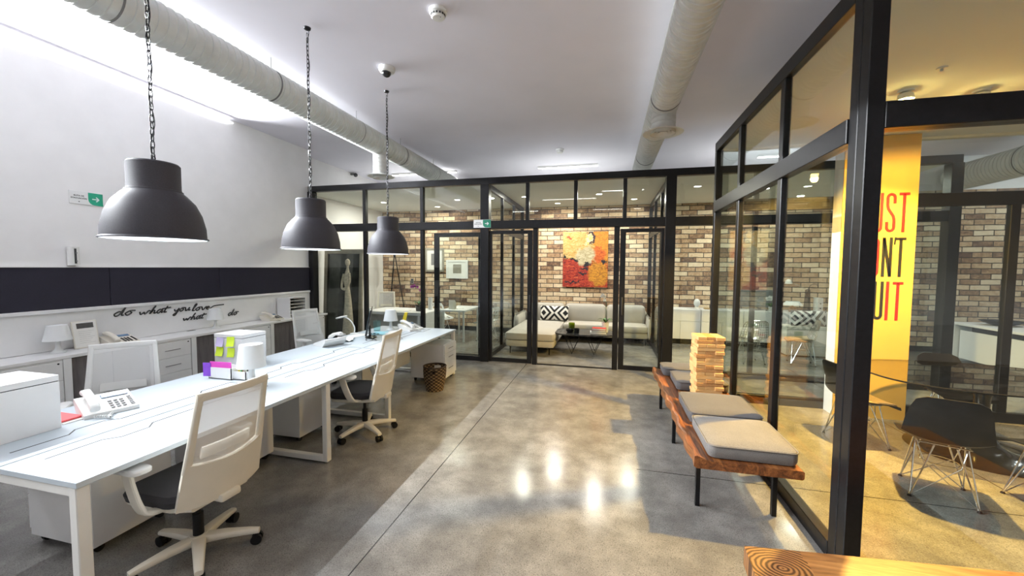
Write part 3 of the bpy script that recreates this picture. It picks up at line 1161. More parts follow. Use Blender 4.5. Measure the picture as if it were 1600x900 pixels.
# ------------------------------------------------------------------ the long bench desk
DX0, DX1 = -3.68, -2.36       # left / right edge
DY0, DY1 = 1.235, 5.90        # near / far edge
DZ = .74
t = thing('bench_desk', 'long white six seat bench desk running down the left of the room', 'desk', (-3.02, 3.57, 0))
ox, oy = -3.02, 3.57
nseg = 3
L = (DY1 - DY0) / nseg
cxm = (DX0 + DX1) / 2 + .10      # line of the cable channel
for k in range(nseg):
    a = DY0 + L * k + (.001 if k else 0)
    b = DY0 + L * (k + 1) - (.001 if k < nseg - 1 else 0)
    for (xa, xb) in ((DX0, cxm - .006), (cxm + .006, DX1)):
        MB().box(xa - ox, xb - ox, a - oy, b - oy, DZ - .028, DZ, .0015, 1).build('tabletop', M_desk, t, smooth=False)
    # cable flap outlines, cut into the top either side of the channel
    ym = (a + b) / 2
    g = MB()
    for s, w in ((1, .11), (-1, .16)):
        pts = [(cxm + s * w, a + .12), (cxm + s * w, ym - .42), (cxm + s * (w + .06), ym - .36), (cxm + s * (w + .06), ym - .22), (cxm + s * w, ym - .16),
               (cxm + s * w, ym + .35), (cxm + s * (w + .06), ym + .41), (cxm + s * (w + .06), b - .12), (cxm + s * .02, b - .12)]
        v, f = ribbon([(p[0] - ox, p[1] - oy) for p in pts], .009, DZ - .001, DZ + .0008)
        g._add(v, f)
    g.build('cable_flap_gap', M_grip, t, smooth=False)
MB().box(cxm - .006 - ox, cxm + .006 - ox, DY0 + .02 - oy, DY1 - .02 - oy, DZ - .03, DZ - .012).build('cable_channel', M_black, t, smooth=False)
fy = [DY0 + .03, 2.93, 3.93, DY1 - .03]
for y in fy:
    f = MB()
    w = .05
    xa, xb = DX0 + .02 - ox, DX1 - .012 - ox
    f.box(xa + .003, xb - .003, y - .025 - oy, y + .025 - oy, DZ - .075, DZ - .029, .003, 1)
    f.box(xa + w, xb - w, y - .025 - oy, y + .025 - oy, .012, .058, .003, 1)
    fo = f.build('cross_frame', M_whitemetal, t, smooth=False)
    for xx in (xa, xb - w):
        MB().box(xx, xx + w, y - .027 - oy, y + .027 - oy, .012, DZ - .029, .004, 1).build('leg', M_whitemetal, t, smooth=False)
        MB().cyl((xx + w / 2, y - oy, 0), (xx + w / 2, y - oy, .012), .018, n=12).build('foot', M_grey, t)
for xx in (DX0 + .34, DX1 - .36):
    MB().box(xx - ox, xx + .04 - ox, DY0 + .06 - oy, DY1 - .06 - oy, DZ - .075, DZ - .029, .003, 1).build('side_beam', M_whitemetal, t, smooth=False)


# ------------------------------------------------------------------ pedestals under the desk
def pedestal(label, loc, w=.62, d=.42, h=.56, face=1):
    t = thing('mobile_pedestal', label, 'drawers', loc, group='white pedestals under the bench desk')
    MB().box(0, w - .02, 0, d, .055, h, .002, 1).build('carcass', M_white, t, smooth=False)
    z = h - .012
    for hh in (.13, .13, .22):
        dr = MB().box(w - .02, w, .004, d - .004, z - hh + .004, z, .002, 1).build('drawer', M_white, t, smooth=False)
        MB().box(w, w + .007, d * .3, d * .7, z - hh * .5 - .005, z - hh * .5 + .005, .002, 1).build('handle', M_grey, dr, smooth=False)
        z -= hh
    for xx in (.05, w - .07):
        for yy in (.05, d - .05):
            MB().cyl((xx - .012, yy, .027), (xx + .012, yy, .027), .027, n=14).box(xx - .008, xx + .008, yy - .012, yy + .012, .03, .056).build('caster', M_black, t)
    return t


q = pedestal('white drawer pedestal on castors under the near end of the desk', (-2.94, 2.04, 0), .56, .44, .58)
q.rotation_euler[2] = pi
dup(q, (-2.93, 2.89, 0), pi, label='white pedestal under the desk behind the nearest task chair')
dup(q, (-2.91, 3.62, 0), pi, label='white pedestal just beyond the middle loop leg of the desk')
dup(q, (-2.89, 5.395, 0), 0, label='white three drawer pedestal at the far end of the desk beside the basket')
MB_panel = MB().box(-.012, .012, -.0, 1.2, .30, .70)
tag(MB_panel.build('modesty_panel', M_white, smooth=False), 'white privacy panel hanging under the middle of the bench desk', 'panel', loc=(cxm, 4.2, -.02))


# ------------------------------------------------------------------ white cabinets standing on the desk
def desk_box(name, label, loc, w, d, h, grp='white desktop cabinets'):
    t = thing(name, label, 'cabinet', loc, group=grp)
    MB().box(0, w, 0, d, 0, h - .04, .002, 1).build('body', M_white, t, smooth=False)
    MB().box(0, w, 0, d, h - .035, h, .002, 1).build('lid', M_white, t, smooth=False)
    MB().box(.004, w - .004, .004, d - .004, h - .04, h - .035).build('gap', M_grip, t, smooth=False)
    return t


desk_box('desktop_cabinet', 'white cabinet with a lid line on the desk at the left photo edge', (-3.62, 1.18, .7405), .36, .475, .33)
bx2 = desk_box('desktop_cabinet', 'white cabinet covered in sticky notes behind the pen holder', (-3.86, 3.12, .7405), .35, .28, .315)


def note(label, mat, u, v, s, curl, rz):
    m = MB()
    g = []
    for i in range(5):
        row = []
        for j in range(5):
            q = (j / 4)
            row.append((s * (i / 4 - .5), -(.001 + curl * (1 - q) ** 2), s * (q - .5)))
        g.append(row)
    m.sheet(g, .0006)
    o = m.build('sticky_note', mat)
    o.rotation_euler = (0, rz, 0)
    tag(o, label, 'note', 'sticky notes on the desktop cabinet')
    o.location = (-3.86 + u, 3.118, .7405 + v)


note('lilac sticky note at the top left of the white cabinet', M_lilac, .08, .235, .09, .018, .05)
note('lime sticky note at the top right of the white cabinet', M_lime, .215, .245, .095, .02, -.06)
note('lime sticky note under the lilac note on the white cabinet', M_lime, .075, .14, .09, .02, .03)
note('lime sticky note lowest on the right of the white cabinet', M_lime, .215, .135, .09, .016, -.04)

# pen holder with card and pens
t = thing('desk_organiser', 'white desk organiser box in front of the sticky note cabinet', 'organiser', (-3.44, 2.72, DZ))
MB().box(0, .25, 0, .13, 0, .008).box(0, .25, 0, .006, 0, .10).box(0, .25, .124, .13, 0, .10).box(0, .006, 0, .13, 0, .10).box(.244, .25, 0, .13, 0, .10).box(.25, .385, .02, .026, 0, .075).box(.25, .385, .10, .106, 0, .075).box(.379, .385, .02, .106, 0, .075).box(.25, .385, .02, .106, 0, .008).build('box', M_white, t, smooth=False)
tag(MB().box(-.11, .11, -.003, .003, 0, .05).build('folded_card', M_pink, smooth=False), 'magenta card lying across the top of the desk organiser', 'card', loc=(-3.32, 2.735, .8405), rz=.05)
tag(MB().box(-.035, .035, -.002, .002, -.07, .05).build('folded_card', M_purple, smooth=False), 'purple card hanging over the left end of the desk organiser', 'card', loc=(-3.45, 2.715, .83), rz=.2)
for k, (mt, dx, dy, hh, lab) in enumerate(((M_green, .30, .05, .15, 'green marker leaning at the right of the desk organiser'), (M_green, .345, .07, .13, 'short green marker at the end of the desk organiser'),
                                           (M_brown, .285, .075, .17, 'brown pencil standing in the desk organiser'), (M_yellow, .265, .06, .14, 'yellow pencil standing in the desk organiser'), (M_black, .36, .055, .10, 'black pen lowest in the desk organiser'))):
    m = MB().cyl((0, 0, 0), (.012, 0, hh - .02), .0065, n=8)
    m.cyl((.012, 0, hh - .02), (.0135, 0, hh), .0055, .002, n=8)
    tag(m.build('pen', mt), lab, 'pen', 'pens in the desk organiser', loc=(-3.44 + dx, 2.72 + dy, DZ + .009))

# red folder and papers under the telephone
t = MB().box(-.13, .13, -.055, .055, 0, .012, .002, 1).build('folder', plain('coral_folder', (.72, .09, .10), .6), smooth=False)
tag(t, 'coral red folder lying between the near cabinet and the telephone', 'folder', loc=(-3.46, 1.742, .7475), rz=.0)
tag(MB().box(-.15, .15, -.062, .062, 0, .006).build('paper_stack', M_paper, smooth=False), 'white papers under the coral folder by the telephone', 'papers', loc=(-3.45, 1.742, .7405), rz=.02)

# thin monitor seen edge on
t = thing('monitor', 'thin dark monitor seen edge on near the far end of the desk', 'monitor', (-3.23, 4.88, DZ + .001), face_to(-.83, -.50))
MB().lathe([(0, 0), (.10, 0), (.10, .008), (.085, .014), (0, .014)], 24, sx=1.15, sy=.8).build('base', M_blackgloss, t)
MB().box(-.028, .028, .0, .03, .012, .17, .006).build('stand', M_blackgloss, t)
MT = Matrix.Translation((0, .045, .06)) @ Matrix.Rotation(.2, 4, 'X')
MB().box(-.27, .27, 0, .024, 0, .36, .005).build('casing', M_blackgloss, t, M=MT)
MB().box(-.255, .255, .0242, .0252, .018, .345).build('screen', M_aqua, t, smooth=False, M=MT)
m = MB()
for k in range(3):
    P = catmull([(.02 * k, 0, .012), (.16 + .05 * k, -.05 + .03 * k, .006), (.25, .05 * k - .1, .006), (.34, -.02 + .04 * k, .006)], 6)
    m.tube(P, .004, 6)
for k in range(2):
    m.tube(catmull([(-.03, 0, .012), (-.17, .06 - .1 * k, .006), (-.26, .04 - .12 * k, .006)], 6), .004, 6)
m.build('cable', M_black, t)

# desk lamp with a round white head
t = thing('desk_lamp', 'white gooseneck desk lamp with a round head behind the monitor', 'lamp', (-3.63, 5.06, DZ))
MB().lathe([(0, 0), (.06, 0), (.06, .012), (.03, .02), (0, .02)], 24).build('base', M_offwhite, t)
MB().tube(catmull([(0, 0, .018), (.005, 0, .10), (-.05, 0, .19), (-.13, .01, .235), (-.17, .01, .24)], 6), .0095, 8).build('gooseneck', M_offwhite, t)
MB().lathe([(0, 0), (.075, .002), (.085, .012), (.07, .024), (0, .03)], 28).build('lamp_head', M_offwhite, t, M=Matrix.Translation((-.22, .015, .228)) @ Matrix.Rotation(-.25, 4, 'Y'))

# clutter at the far end
t = thing('file_holder', 'yellow file holder standing at the far end of the desk', 'holder', (-3.26, 5.80, DZ), .4)
MB().prism([(-.04, 0), (.04, 0), (.09, .25), (.045, .25)], -.04, .04, 'y').build('sleeve', M_yellow, t, smooth=False)
MB().box(-.05, .05, -.055, .055, 0, .02, .003, 1).build('base', M_white, t, smooth=False)
MB().box(.0, .006, -.03, .03, .10, .17).build('label_patch', M_grey, t, smooth=False, M=Matrix.Translation((.045, -.012, 0)) @ Matrix.Rotation(.2, 4, 'Y'))
tag(MB().lathe([(0, 0), (.05, 0), (.062, .16), (.058, .16), (.047, .006), (0, .006)], 20).build('cup', M_clearplastic), 'clear pale blue cup beside the far table lamp', 'cup', loc=(-3.48, 5.42, DZ))
for k, (x, y, mt, r, lab) in enumerate(((-3.30, 5.22, M_aqua, .3, 'pale blue sheet of paper beyond the monitor'), (-3.50, 4.97, M_paper, -.2, 'white sheet of paper under the desk lamp'),
                                        (-3.44, 4.60, M_paper, .5, 'crumpled white paper between the telephone and the monitor'), (-3.14, 5.34, M_paper, .1, 'white sheet of paper near the far table lamp'))):
    m = MB()
    g = [[(.21 * (i / 6 - .5), .29 * (j / 6 - .5), .0015 + (.030 if k == 2 else .003) * abs(sin(i * 1.3 + j * .9))) for j in range(7)] for i in range(7)]
    m.sheet(g, .0008)
    tag(m.build('paper_sheet', mt), lab, 'paper', 'papers on the far desk', loc=(x, y, DZ + .001), rz=r)

# waste basket
t = thing('waste_basket', 'woven brown waste basket on the floor at the far end of the desk', 'basket', (-2.35, 5.08, 0))
n = 40
prof = [(.115, 0), (.125, .05), (.14, .12), (.152, .2), (.158, .27), (.158, .345)]
rings = [[(r * cos(2 * pi * k / n), r * sin(2 * pi * k / n), z) for k in range(n)] for r, z in prof]
rings.insert(5, [(.158 * cos(2 * pi * k / n), .158 * sin(2 * pi * k / n), .315) for k in range(n)])
grid = [[rg[k % n] for k in range(n + 1)] for rg in rings]
hole = lambda i, j: i == 4 and (j in (29, 30, 31, 32, 9, 10, 11, 12))
MB().sheet(grid, .008, skip=hole).build('basket_wall', M_basket, t)
MB().lathe([(0, .004), (.112, .004), (.112, .012), (0, .012)], 32).build('bottom', M_basket, t)
MB().tube([(.158 * cos(2 * pi * k / 40), .158 * sin(2 * pi * k / 40), .345) for k in range(40)], .008, 8, closed=True).build('rim', plain('dark_cane', (.07, .045, .025), .8, var=.4, scale=60), t)


# ------------------------------------------------------------------ task chairs
def task_chair(label, loc, rz, lean=0.0, seat_z=.47):
    t = thing('task_chair', label, 'chair', loc, rz, 'white mesh back task chairs')
    # five star base
    hub = MB().lathe([(0, .075), (.045, .075), (.05, .095), (.042, .13), (0, .13)], 20)
    star = hub
    for k in range(5):
        a = 2 * pi * k / 5 + .3
        d = Vector((cos(a), sin(a), 0))
        w = Vector((-sin(a), cos(a), 0))
        rings = []
        for (r, z, hw, hh) in ((.03, .100, .036, .026), (.14, .098, .030, .022), (.26, .086, .024, .017), (.315, .078, .020, .014)):
            c = d * r + Vector((0, 0, z))
            rings.append([c + w * px * hw * 2 + Vector((0, 0, py * hh * 2)) for px, py in rrect(1, 1, .3, 2)])
        star.loft(rings)
    star.build('star_base', M_cream, t)
    for k in range(5):
        a = 2 * pi * k / 5 + .3
        c = Vector((.30 * cos(a), .30 * sin(a), .031))
        w = Vector((-sin(a), cos(a), 0))
        m = MB()
        for s in (-1, 1):
            m.cyl(c + w * s * .008, c + w * s * .027, .031, n=16)
        m.cyl(c - w * .008, c + w * .008, .02, n=10)
        m.cyl(c + Vector((0, 0, .02)), c + Vector((0, 0, .058)), .012, n=10)
        m.build('caster', M_black, t)
    MB().cyl((0, 0, .12), (0, 0, .26), .028, n=16).cyl((0, 0, .26), (0, 0, seat_z - .07), .014, n=12).build('gas_lift', M_black, t)
    # mechanism and seat pan
    m = MB().box(-.09, .09, -.15, .13, seat_z - .085, seat_z - .045, .012)
    m.loft([[(x, y, seat_z - .062 + z) for x, z in rrect(w_, .034, .015, 3)] for y, w_ in ((-.19, .34), (-.08, .42), (.12, .45), (.24, .42))])
    m.build('seat_pan', M_cream, t)
    rings = []
    for z, e in ((-.045, .0), (-.04, .018), (-.005, .025), (.022, .012), (.03, -.03)):
        rings.append([(x, y + .05, seat_z + z + .012 * (y / .24) ** 2 * (1 if y < 0 else -.6)) for x, y in rrect(.47 + 2 * e - .04, .45 + 2 * e - .04, .09, 5)])
    MB().loft(rings).build('seat', M_darkfabric, t)
    # back: frame sweeping from the seat to the top rail
    def bp(u, v):
        """u -1..1 across, v 0..1 up"""
        hw = .245 - .035 * v
        x = u * hw
        z = .44 + .63 * v
        y = -.235 - .02 * v - .085 * v * v + .055 * (u * u) * (1 - .55 * v) - .02 * sin(pi * v)
        return Vector((x, y, z))
    # lower shell
    g = [[bp(-1 + 2 * i / 14, .0 + .40 * j / 7 - (.0 if j else 0) + (.03 * (1 - abs(-1 + 2 * i / 14) ** 2) * (-1 if j == 0 else 0)) + (-.055 * (1 - (-1 + 2 * i / 14) ** 2) if j == 7 else 0)) for j in range(8)] for i in range(15)]
    MB().sheet(g, .026).build('back_shell', M_cream, t)
    # uprights and top rail: tapered flat bars
    fr = MB()
    def barstrip(pts, wv, tv):
        rings = []
        for i, (p, side) in enumerate(pts):
            d = (pts[min(i + 1, len(pts) - 1)][0] - pts[max(i - 1, 0)][0]).normalized()
            s = (side - d * side.dot(d)).normalized()
            n_ = d.cross(s)
            rings.append([p + s * a * wv[i] + n_ * b * tv for a, b in rrect(1, 1, .3, 2)])
        fr.loft(rings)
    for s in (-1, 1):
        pts = [(bp(s * (.93), v), Vector((1, 0, 0))) for v in (.33, .45, .6, .75, .9, 1.0)]
        barstrip(pts, [.045, .042, .038, .035, .034, .034], .026)
    pts = [(bp(u, .975), Vector((0, 0, 1))) for u in (-1, -.6, -.2, .2, .6, 1)]
    barstrip(pts, [.045] * 6, .026)
    fr.build('back_frame', M_cream, t)
    g = [[bp(-.90 + 1.8 * i / 12, .34 + .62 * j / 10) + Vector((0, .004, 0)) for j in range(11)] for i in range(13)]
    MB().sheet(g, 0).build('mesh_back', M_net, t)
    g = [[bp(-.62 + 1.24 * i / 10, .40 + .10 * j / 3) + Vector((0, .03, 0)) for j in range(4)] for i in range(11)]
    MB().sheet(g, .014).build('lumbar_pad', M_cream, t)
    MB().box(-.06, .06, -.27, -.12, seat_z - .075, seat_z - .03, .012).build('tilt_bracket', M_cream, t)
    # arms
    for s in (-1, 1):
        m = MB()
        P = catmull([(s * .18, -.04, seat_z - .05), (s * .27, -.03, seat_z - .04), (s * .295, -.0, seat_z - .0), (s * .30, .045, seat_z + .10), (s * .30, .075, seat_z + .195)], 5)
        rings = []
        for i, p in enumerate(P):
            d = (P[min(i + 1, len(P) - 1)] - P[max(i - 1, 0)]).normalized()
            side = Vector((0, 1, 0))
            side = (side - d * side.dot(d)).normalized()
            n_ = d.cross(side)
            rings.append([p + side * a * .062 + n_ * b * .026 for a, b in rrect(1, 1, .3, 2)])
        m.loft(rings)
        ar = m.build('armrest', M_cream, t)
        MB().loft([[(s * .30 + x, .06 + y, seat_z + .19 + z) for x, y in rrect(.095 + e, .25 + e, .035, 4)] for z, e in ((0, -.02), (.006, 0), (.022, 0), (.03, -.012))]).build('arm_pad', M_offwhite, ar)
    return t


ch = task_chair('white task chair nearest the camera at the right side of the desk', (-2.37, 1.78, 0), face_to(-1, .02))
dup(ch, (-2.44, 3.56, 0), face_to(-1, -.12), label='white task chair at the middle of the desk right side by the loop leg')


def swap(root, old, new):
    for c in root.children_recursive:
        if c.type == 'MESH' and old.name in [m.name for m in c.data.materials if m]:
            c.data = c.data.copy()
            for i, m in enumerate(c.data.materials):
                if m == old:
                    c.data.materials[i] = new


c3 = dup(ch, (-3.80, 2.27, 0), face_to(.77, -.64), label='pale mesh back task chair on the left of the desk by the near telephone')
c4 = dup(ch, (-4.20, 5.02, 0), face_to(.93, -.2), label='pale mesh back task chair on the far left of the desk by the counter')
for c in (c3, c4):
    swap(c, M_cream, M_offwhite)


# ------------------------------------------------------------------ pendant lamps
def pendant(label, x, y, rim_z, R=.275):
    t = thing('pendant_lamp', label, 'lamp', (x, y, rim_z), group='charcoal pendant lamps over the desk')
    k = R / .275
    out = [(R, 0), (R + .008 * k, .003), (R + .006 * k, .010), (R - .004 * k, .016), (.268 * k, .08 * k), (.248 * k, .17 * k), (.215 * k, .245 * k), (.170 * k, .298 * k), (.152 * k, .315 * k),
           (.150 * k, .325 * k), (.143 * k, .328 * k), (.140 * k, .34 * k), (.140 * k, .495 * k), (.132 * k, .505 * k), (0, .51 * k)]
    MB().lathe(out, 56).build('lamp_shade', M_lamp, t, ang=28)
    inn = [(R - .004, .002), (.260 * k, .08 * k), (.238 * k, .166 * k), (.209 * k, .240 * k), (.163 * k, .292 * k), (.13 * k, .325 * k), (0, .33 * k)]
    MB().lathe(inn, 56).build('shade_lining', M_lampin, t)
    MB().lathe([(0, .10 * k), (.055, .115 * k), (.075, .15 * k), (.065, .19 * k), (.03, .25 * k), (.025, .31 * k), (0, .31 * k)], 24).build('bulb', M_bulb, t)
    top = CEIL - rim_z
    z0 = .51 * k
    m = MB()
    pitch = .041
    nl = int((top - z0 - .05) / pitch)
    for i in range(nl):
        zc = z0 + .035 + i * pitch
        a, bb = .0105, .026
        P = []
        for j in range(12):
            q = 2 * pi * j / 12
            px, pz = a * cos(q), (bb - a) * (1 if sin(q) > 0 else -1) * (abs(sin(q)) ** .3) + a * sin(q)
            P.append((px if i % 2 else 0, 0 if i % 2 else px, zc + pz))
        m.tube(P, .0034, 5, closed=True)
    m.build('chain', M_chain, t)
    wob = random.Random(int(y * 10))
    P = [(.012 * sin(i * .9 + y) + .004 * wob.random(), .012 * cos(i * .9 + y), z0 + (top - z0) * i / 34) for i in range(35)]
    MB().tube(catmull(P, 2), .0032, 5).build('power_cord', M_chain, t)
    MB().tube([(0, 0, z0 - .004), (0, 0, z0 + .02)], .012, 10).tube(arc3((0, 0, z0 + .025), .016), .004, 6, closed=True).build('hook', M_chain, t)
    MB().lathe([(0, top - .02), (.03, top - .016), (.034, top), (0, top)], 20).build('ceiling_plate', M_chain, t)
    ld = bpy.data.lights.new('pendant_light', 'POINT')
    ld.energy = PEND_W
    ld.color = (.80, .91, 1.0)
    ld.shadow_soft_size = .06
    lo = bpy.data.objects.new('pendant_light', ld)
    COL.objects.link(lo)
    lo.parent = t
    lo.location = (0, 0, .06 * k)
    return t


def arc3(c, r, n=12):
    return [(c[0] + r * cos(2 * pi * k / n), c[1], c[2] + r * sin(2 * pi * k / n)) for k in range(n)]


pl = pendant('nearest charcoal pendant lamp over the white desk', -2.915, 1.99, 1.915, .272)
dup(pl, (-2.915, 3.40, 1.912), label='second charcoal pendant lamp, in front of the black office post')
dup(pl, (-2.915, 4.83, 1.912), label='farthest and smallest looking charcoal pendant lamp over the desk')


# ------------------------------------------------------------------ spiral ducts
def duct(label, x, z, y0, y1, r, drops, seams=(), end_cap=True):
    t = thing('spiral_duct', label, 'duct', (x, 0, z), group='spiral ceiling ducts')
    prof = []
    y = y0
    step = .075
    while y < y1:
        prof += [(r, y), (r, y + step * .86), (r + .010, y + step * .89), (r + .010, y + step * .97)]
        y += step
    n = 40
    rings = [[(rr * cos(2 * pi * k / n), yy, rr * sin(2 * pi * k / n)) for k in range(n)] for rr, yy in prof]
    MB().loft(rings).build('pipe', M_duct, t, ang=25)
    for ys in seams:
        m = MB()
        rr = r + .009
        m.loft([[(q * cos(2 * pi * k / n), yy, q * sin(2 * pi * k / n)) for k in range(n)] for q, yy in ((r, ys), (rr, ys + .001), (rr, ys + .012), (r, ys + .013))], caps=False)
        m.build('joint_band', M_grey, t)
        MB().cyl((0, ys + .03, r), (0, ys + .03, CEIL - z), .004, n=6).build('hanger', M_grey, t)
    for (yd, zd, rd) in drops:
        m = MB()
        zz = -r * .35
        pr = []
        while zz > zd - z:
            pr += [(rd, zz), (rd, zz - .05), (rd + .004, zz - .054), (rd + .004, zz - .06)]
            zz -= .062
        m.lathe(pr, 32, (0, yd, 0))
        b = m.build('drop_pipe', M_duct, t, ang=50)
        q = zd - z
        d = MB().lathe([(rd - .02, q + .035), (rd + .075, q + .012), (rd + .10, q), (rd + .085, q - .004), (rd + .02, q + .02), (rd - .02, q + .025)], 40, (0, yd, 0))
        for f in (.78, .50, .24):
            d.lathe([(rd * f + .028, q - .002), (rd * f - .004, q + .03), (rd * f - .010, q + .026), (rd * f + .022, q - .006), (rd * f + .028, q - .002)], 36, (0, yd, 0))
        d.build('diffuser', M_offwhite, t)
        MB().lathe([(0, q + .05), (rd, q + .05), (rd, q + .054), (0, q + .054)], 24, (0, yd, 0)).build('dark_throat', M_grip, t)
    return t


duct('long pale spiral duct hanging over the desk by the left wall', -3.73, 3.77, -1.0, 10.0, .168, [(5.98, 3.25, .125), (1.2, 3.25, .125)], (.9, 2.28, 3.75, 5.3, 6.6, 8.0))
duct('pale spiral duct over the walkway with a round diffuser', .64, 3.78, -1.0, 10.0, .168, [(5.3, 3.43, .145), (.6, 3.43, .145)], (1.5, 5.05, 6.2, 7.6))
duct('pale spiral duct seen at the right through the meeting room glass', 6.9, 3.62, 1.0, 10.0, .25, [], (5.2, 6.9, 7.6, 8.6))


# ------------------------------------------------------------------ things on the ceiling
def disc_thing(name, label, cat, x, y, parts, z=CEIL):
    t = thing(name, label, cat, (x, y, z))
    for nm, prof, mt in parts:
        MB().lathe(prof, 36).build(nm, mt, t)
    return t


t = disc_thing('smoke_detector', 'large white smoke detector on the ceiling at the top of the photo', 'detector', -1.55, 3.45,
               [('base', [(0, 0), (.082, 0), (.082, -.028), (.07, -.034), (0, -.034)], M_offwhite), ('sensor_head', [(0, -.036), (.058, -.036), (.064, -.062), (.052, -.074), (0, -.076)], M_offwhite)])
m = MB()
for k in range(14):
    a = 2 * pi * k / 14
    m.box(.060, .066, -.008, .008, -.058, -.042, M=Matrix.Rotation(a, 4, 'Z'))
m.build('vent_slot', M_grip, t, smooth=False)
MB().ball((.03, -.02, -.076), .006, 6).build('indicator', M_grey, t)
disc_thing('smoke_detector', 'small white smoke detector on the ceiling above the lounge doors', 'detector', -.96, 7.92,
           [('base', [(0, 0), (.08, 0), (.08, -.028), (.07, -.034), (0, -.034)], M_offwhite), ('sensor_head', [(0, -.036), (.058, -.036), (.064, -.062), (.052, -.074), (0, -.076)], M_offwhite)])
t = disc_thing('dome_camera', 'white ceiling camera with a black dome above the pendants', 'camera', -2.575, 4.28,
               [('base', [(0, 0), (.092, 0), (.095, -.02), (.085, -.05), (.06, -.062), (0, -.062)], M_offwhite)])
MB().ball((.0, -.012, -.062), .054, 10).build('dome', M_blackgloss, t)
t = thing('dome_camera', 'small dark camera at the wall and ceiling corner by the left duct', 'camera', (-6.20, 8.75, 4.02))
MB().box(-.1, .0, -.03, .03, .0, .05, .008).build('bracket', M_grey, t)
MB().ball((.03, 0, 0), .05, 10).build('dome', M_blackgloss, t)


def area(name, parent, loc, sx, sy, w, col=(1, 1, 1), rot=(0, 0, 0), shape='RECTANGLE', spread=None):
    ld = bpy.data.lights.new(name, 'AREA')
    ld.shape = shape
    ld.size = sx
    ld.size_y = sy
    ld.energy = w
    ld.color = col
    if spread:
        ld.spread = spread
    lo = bpy.data.objects.new(name, ld)
    COL.objects.link(lo)
    lo.parent = parent
    lo.location = loc
    lo.rotation_euler = rot
    return lo


def linear(label, x0, x1, y, w, z=CEIL, col=(.96, .97, 1.0), glow=None):
    t = thing('linear_light', label, 'light', ((x0 + x1) / 2, y, z), group='slim ceiling strip lights')
    h = (x1 - x0) / 2
    MB().box(-h, h, -.035, .035, -.045, 0, .003, 1).build('housing', M_offwhite, t, smooth=False)
    MB().box(-h + .01, h - .01, -.028, .028, -.052, -.045).build('diffuser', glow or M_led, t, smooth=False)
    area('strip_lamp', t, (0, 0, -.06), 2 * h, .06, w, col)
    return t


linear('white strip light on the ceiling above the lounge doors', -1.62, -.25, 9.18, 16)
linear('white strip light on the ceiling behind the left duct', -5.35, -3.62, 9.1, 16)
linear('white strip light on the ceiling over the meeting room end', 2.2, 4.0, 8.6, 16)
for k, (x0, x1, y) in enumerate(((-2.2, -.4, .4), (-.2, 1.0, 1.6), (-4.6, -2.8, -2.2), (-.6, 1.2, -2.2))):  # fill lamps added out of view to brighten the room, built as strips
    linear(['added fill strip light over the walkway before the desk', 'added fill strip light over the walkway beside the glass room',
            'added fill strip light behind the camera at the left', 'added fill strip light behind the camera in the middle'][k], x0, x1, y, FILL_W)
linear('strip light over the open floor beyond the glass room', 6.0, 8.0, 5.4, 45)
linear('strip light over the desk near the brick wall at the right', 7.4, 9.0, 8.4, 45)

# led strip in the corner of wall and ceiling
t = thing('cove_light', 'glowing led strip along the top of the left wall', 'light', (WX, 0, CEIL))
# a slim rail just off the corner carries the strip, which faces back into the corner
m = MB()
m.prism([(.074, -.058), (.058, -.074), (.064, -.080), (.080, -.064)], -2.0, 5.18, 'y')
m.build('profile', M_grey, t, smooth=False)
m = MB()
m.prism([(.073, -.057), (.057, -.073), (.0585, -.0745), (.0745, -.0585)], -2.0, 5.18, 'y')
m.build('led_tape', M_ledcool, t, smooth=False)
for yy in (-1.9, -.2, 1.6, 3.4, 5.1):
    MB().tube([(.07, yy, -.07), (.001, yy, -.001)], .004, 6).build('bracket', M_grey, t)
area('cove_lamp', t, (.060, 1.59, -.060), .012, 7.1, COVE_W, (.95, .98, 1.0), (0, radians(135), 0))
MB().prism([(.0785, -.0625), (.0625, -.0785), (.066, -.082), (.082, -.066)], -2.0, 5.18, 'y').build('diffuser', M_ledcool, t, smooth=False)
area('cove_lamp', t, (.085, 1.59, -.085), .02, 7.1, COVE_OUT, (.93, .97, 1.0), (0, radians(-79), 0), spread=radians(102))


def downlight(label, x, y, w, z=OC, col=(1.0, .94, .82), glow=None, r=.07):
    t = thing('downlight', label, 'light', (x, y, z), group='recessed round downlights')
    MB().lathe([(r, 0), (r + .018, -.002), (r + .016, -.007), (r - .004, -.007), (r - .008, 0)], 28).build('trim_ring', M_offwhite, t)
    MB().lathe([(0, -.003), (r - .006, -.003), (r - .006, -.001), (0, -.001)], 24).build('lens', glow or M_down, t)
    ld = bpy.data.lights.new('downlight_lamp', 'AREA')
    ld.shape = 'DISK'
    ld.size = r * 1.6
    ld.energy = w
    ld.color = col
    lo = bpy.data.objects.new('downlight_lamp', ld)
    COL.objects.link(lo)
    lo.parent = t
    lo.location = (0, 0, -.012)
    return t


for k, (x, y, lab) in enumerate(((-1.80, 8.53, 'downlight in the lounge ceiling at the left above the chaise'), (-.2, 8.53, 'downlight in the middle of the lounge ceiling'), (.55, 9.3, 'downlight in the lounge ceiling above the right arm of the sofa'), (-1.2, 9.55, 'downlight near the brick wall above the painting'),
                                 (-5.3, 8.6, 'downlight in the left office above the white desk'), (-3.4, 8.6, 'downlight in the left office above the perforated chair'), (-4.3, 9.5, 'downlight in the left office close to the picture wall'),
                                 (1.62, 8.1, 'downlight in the right office above the credenza end'), (3.6, 8.5, 'downlight in the right office above the wire chairs'), (3.0, 9.4, 'downlight in the right office close to the brick wall'))):
    downlight(lab, x, y, DOWN_W)

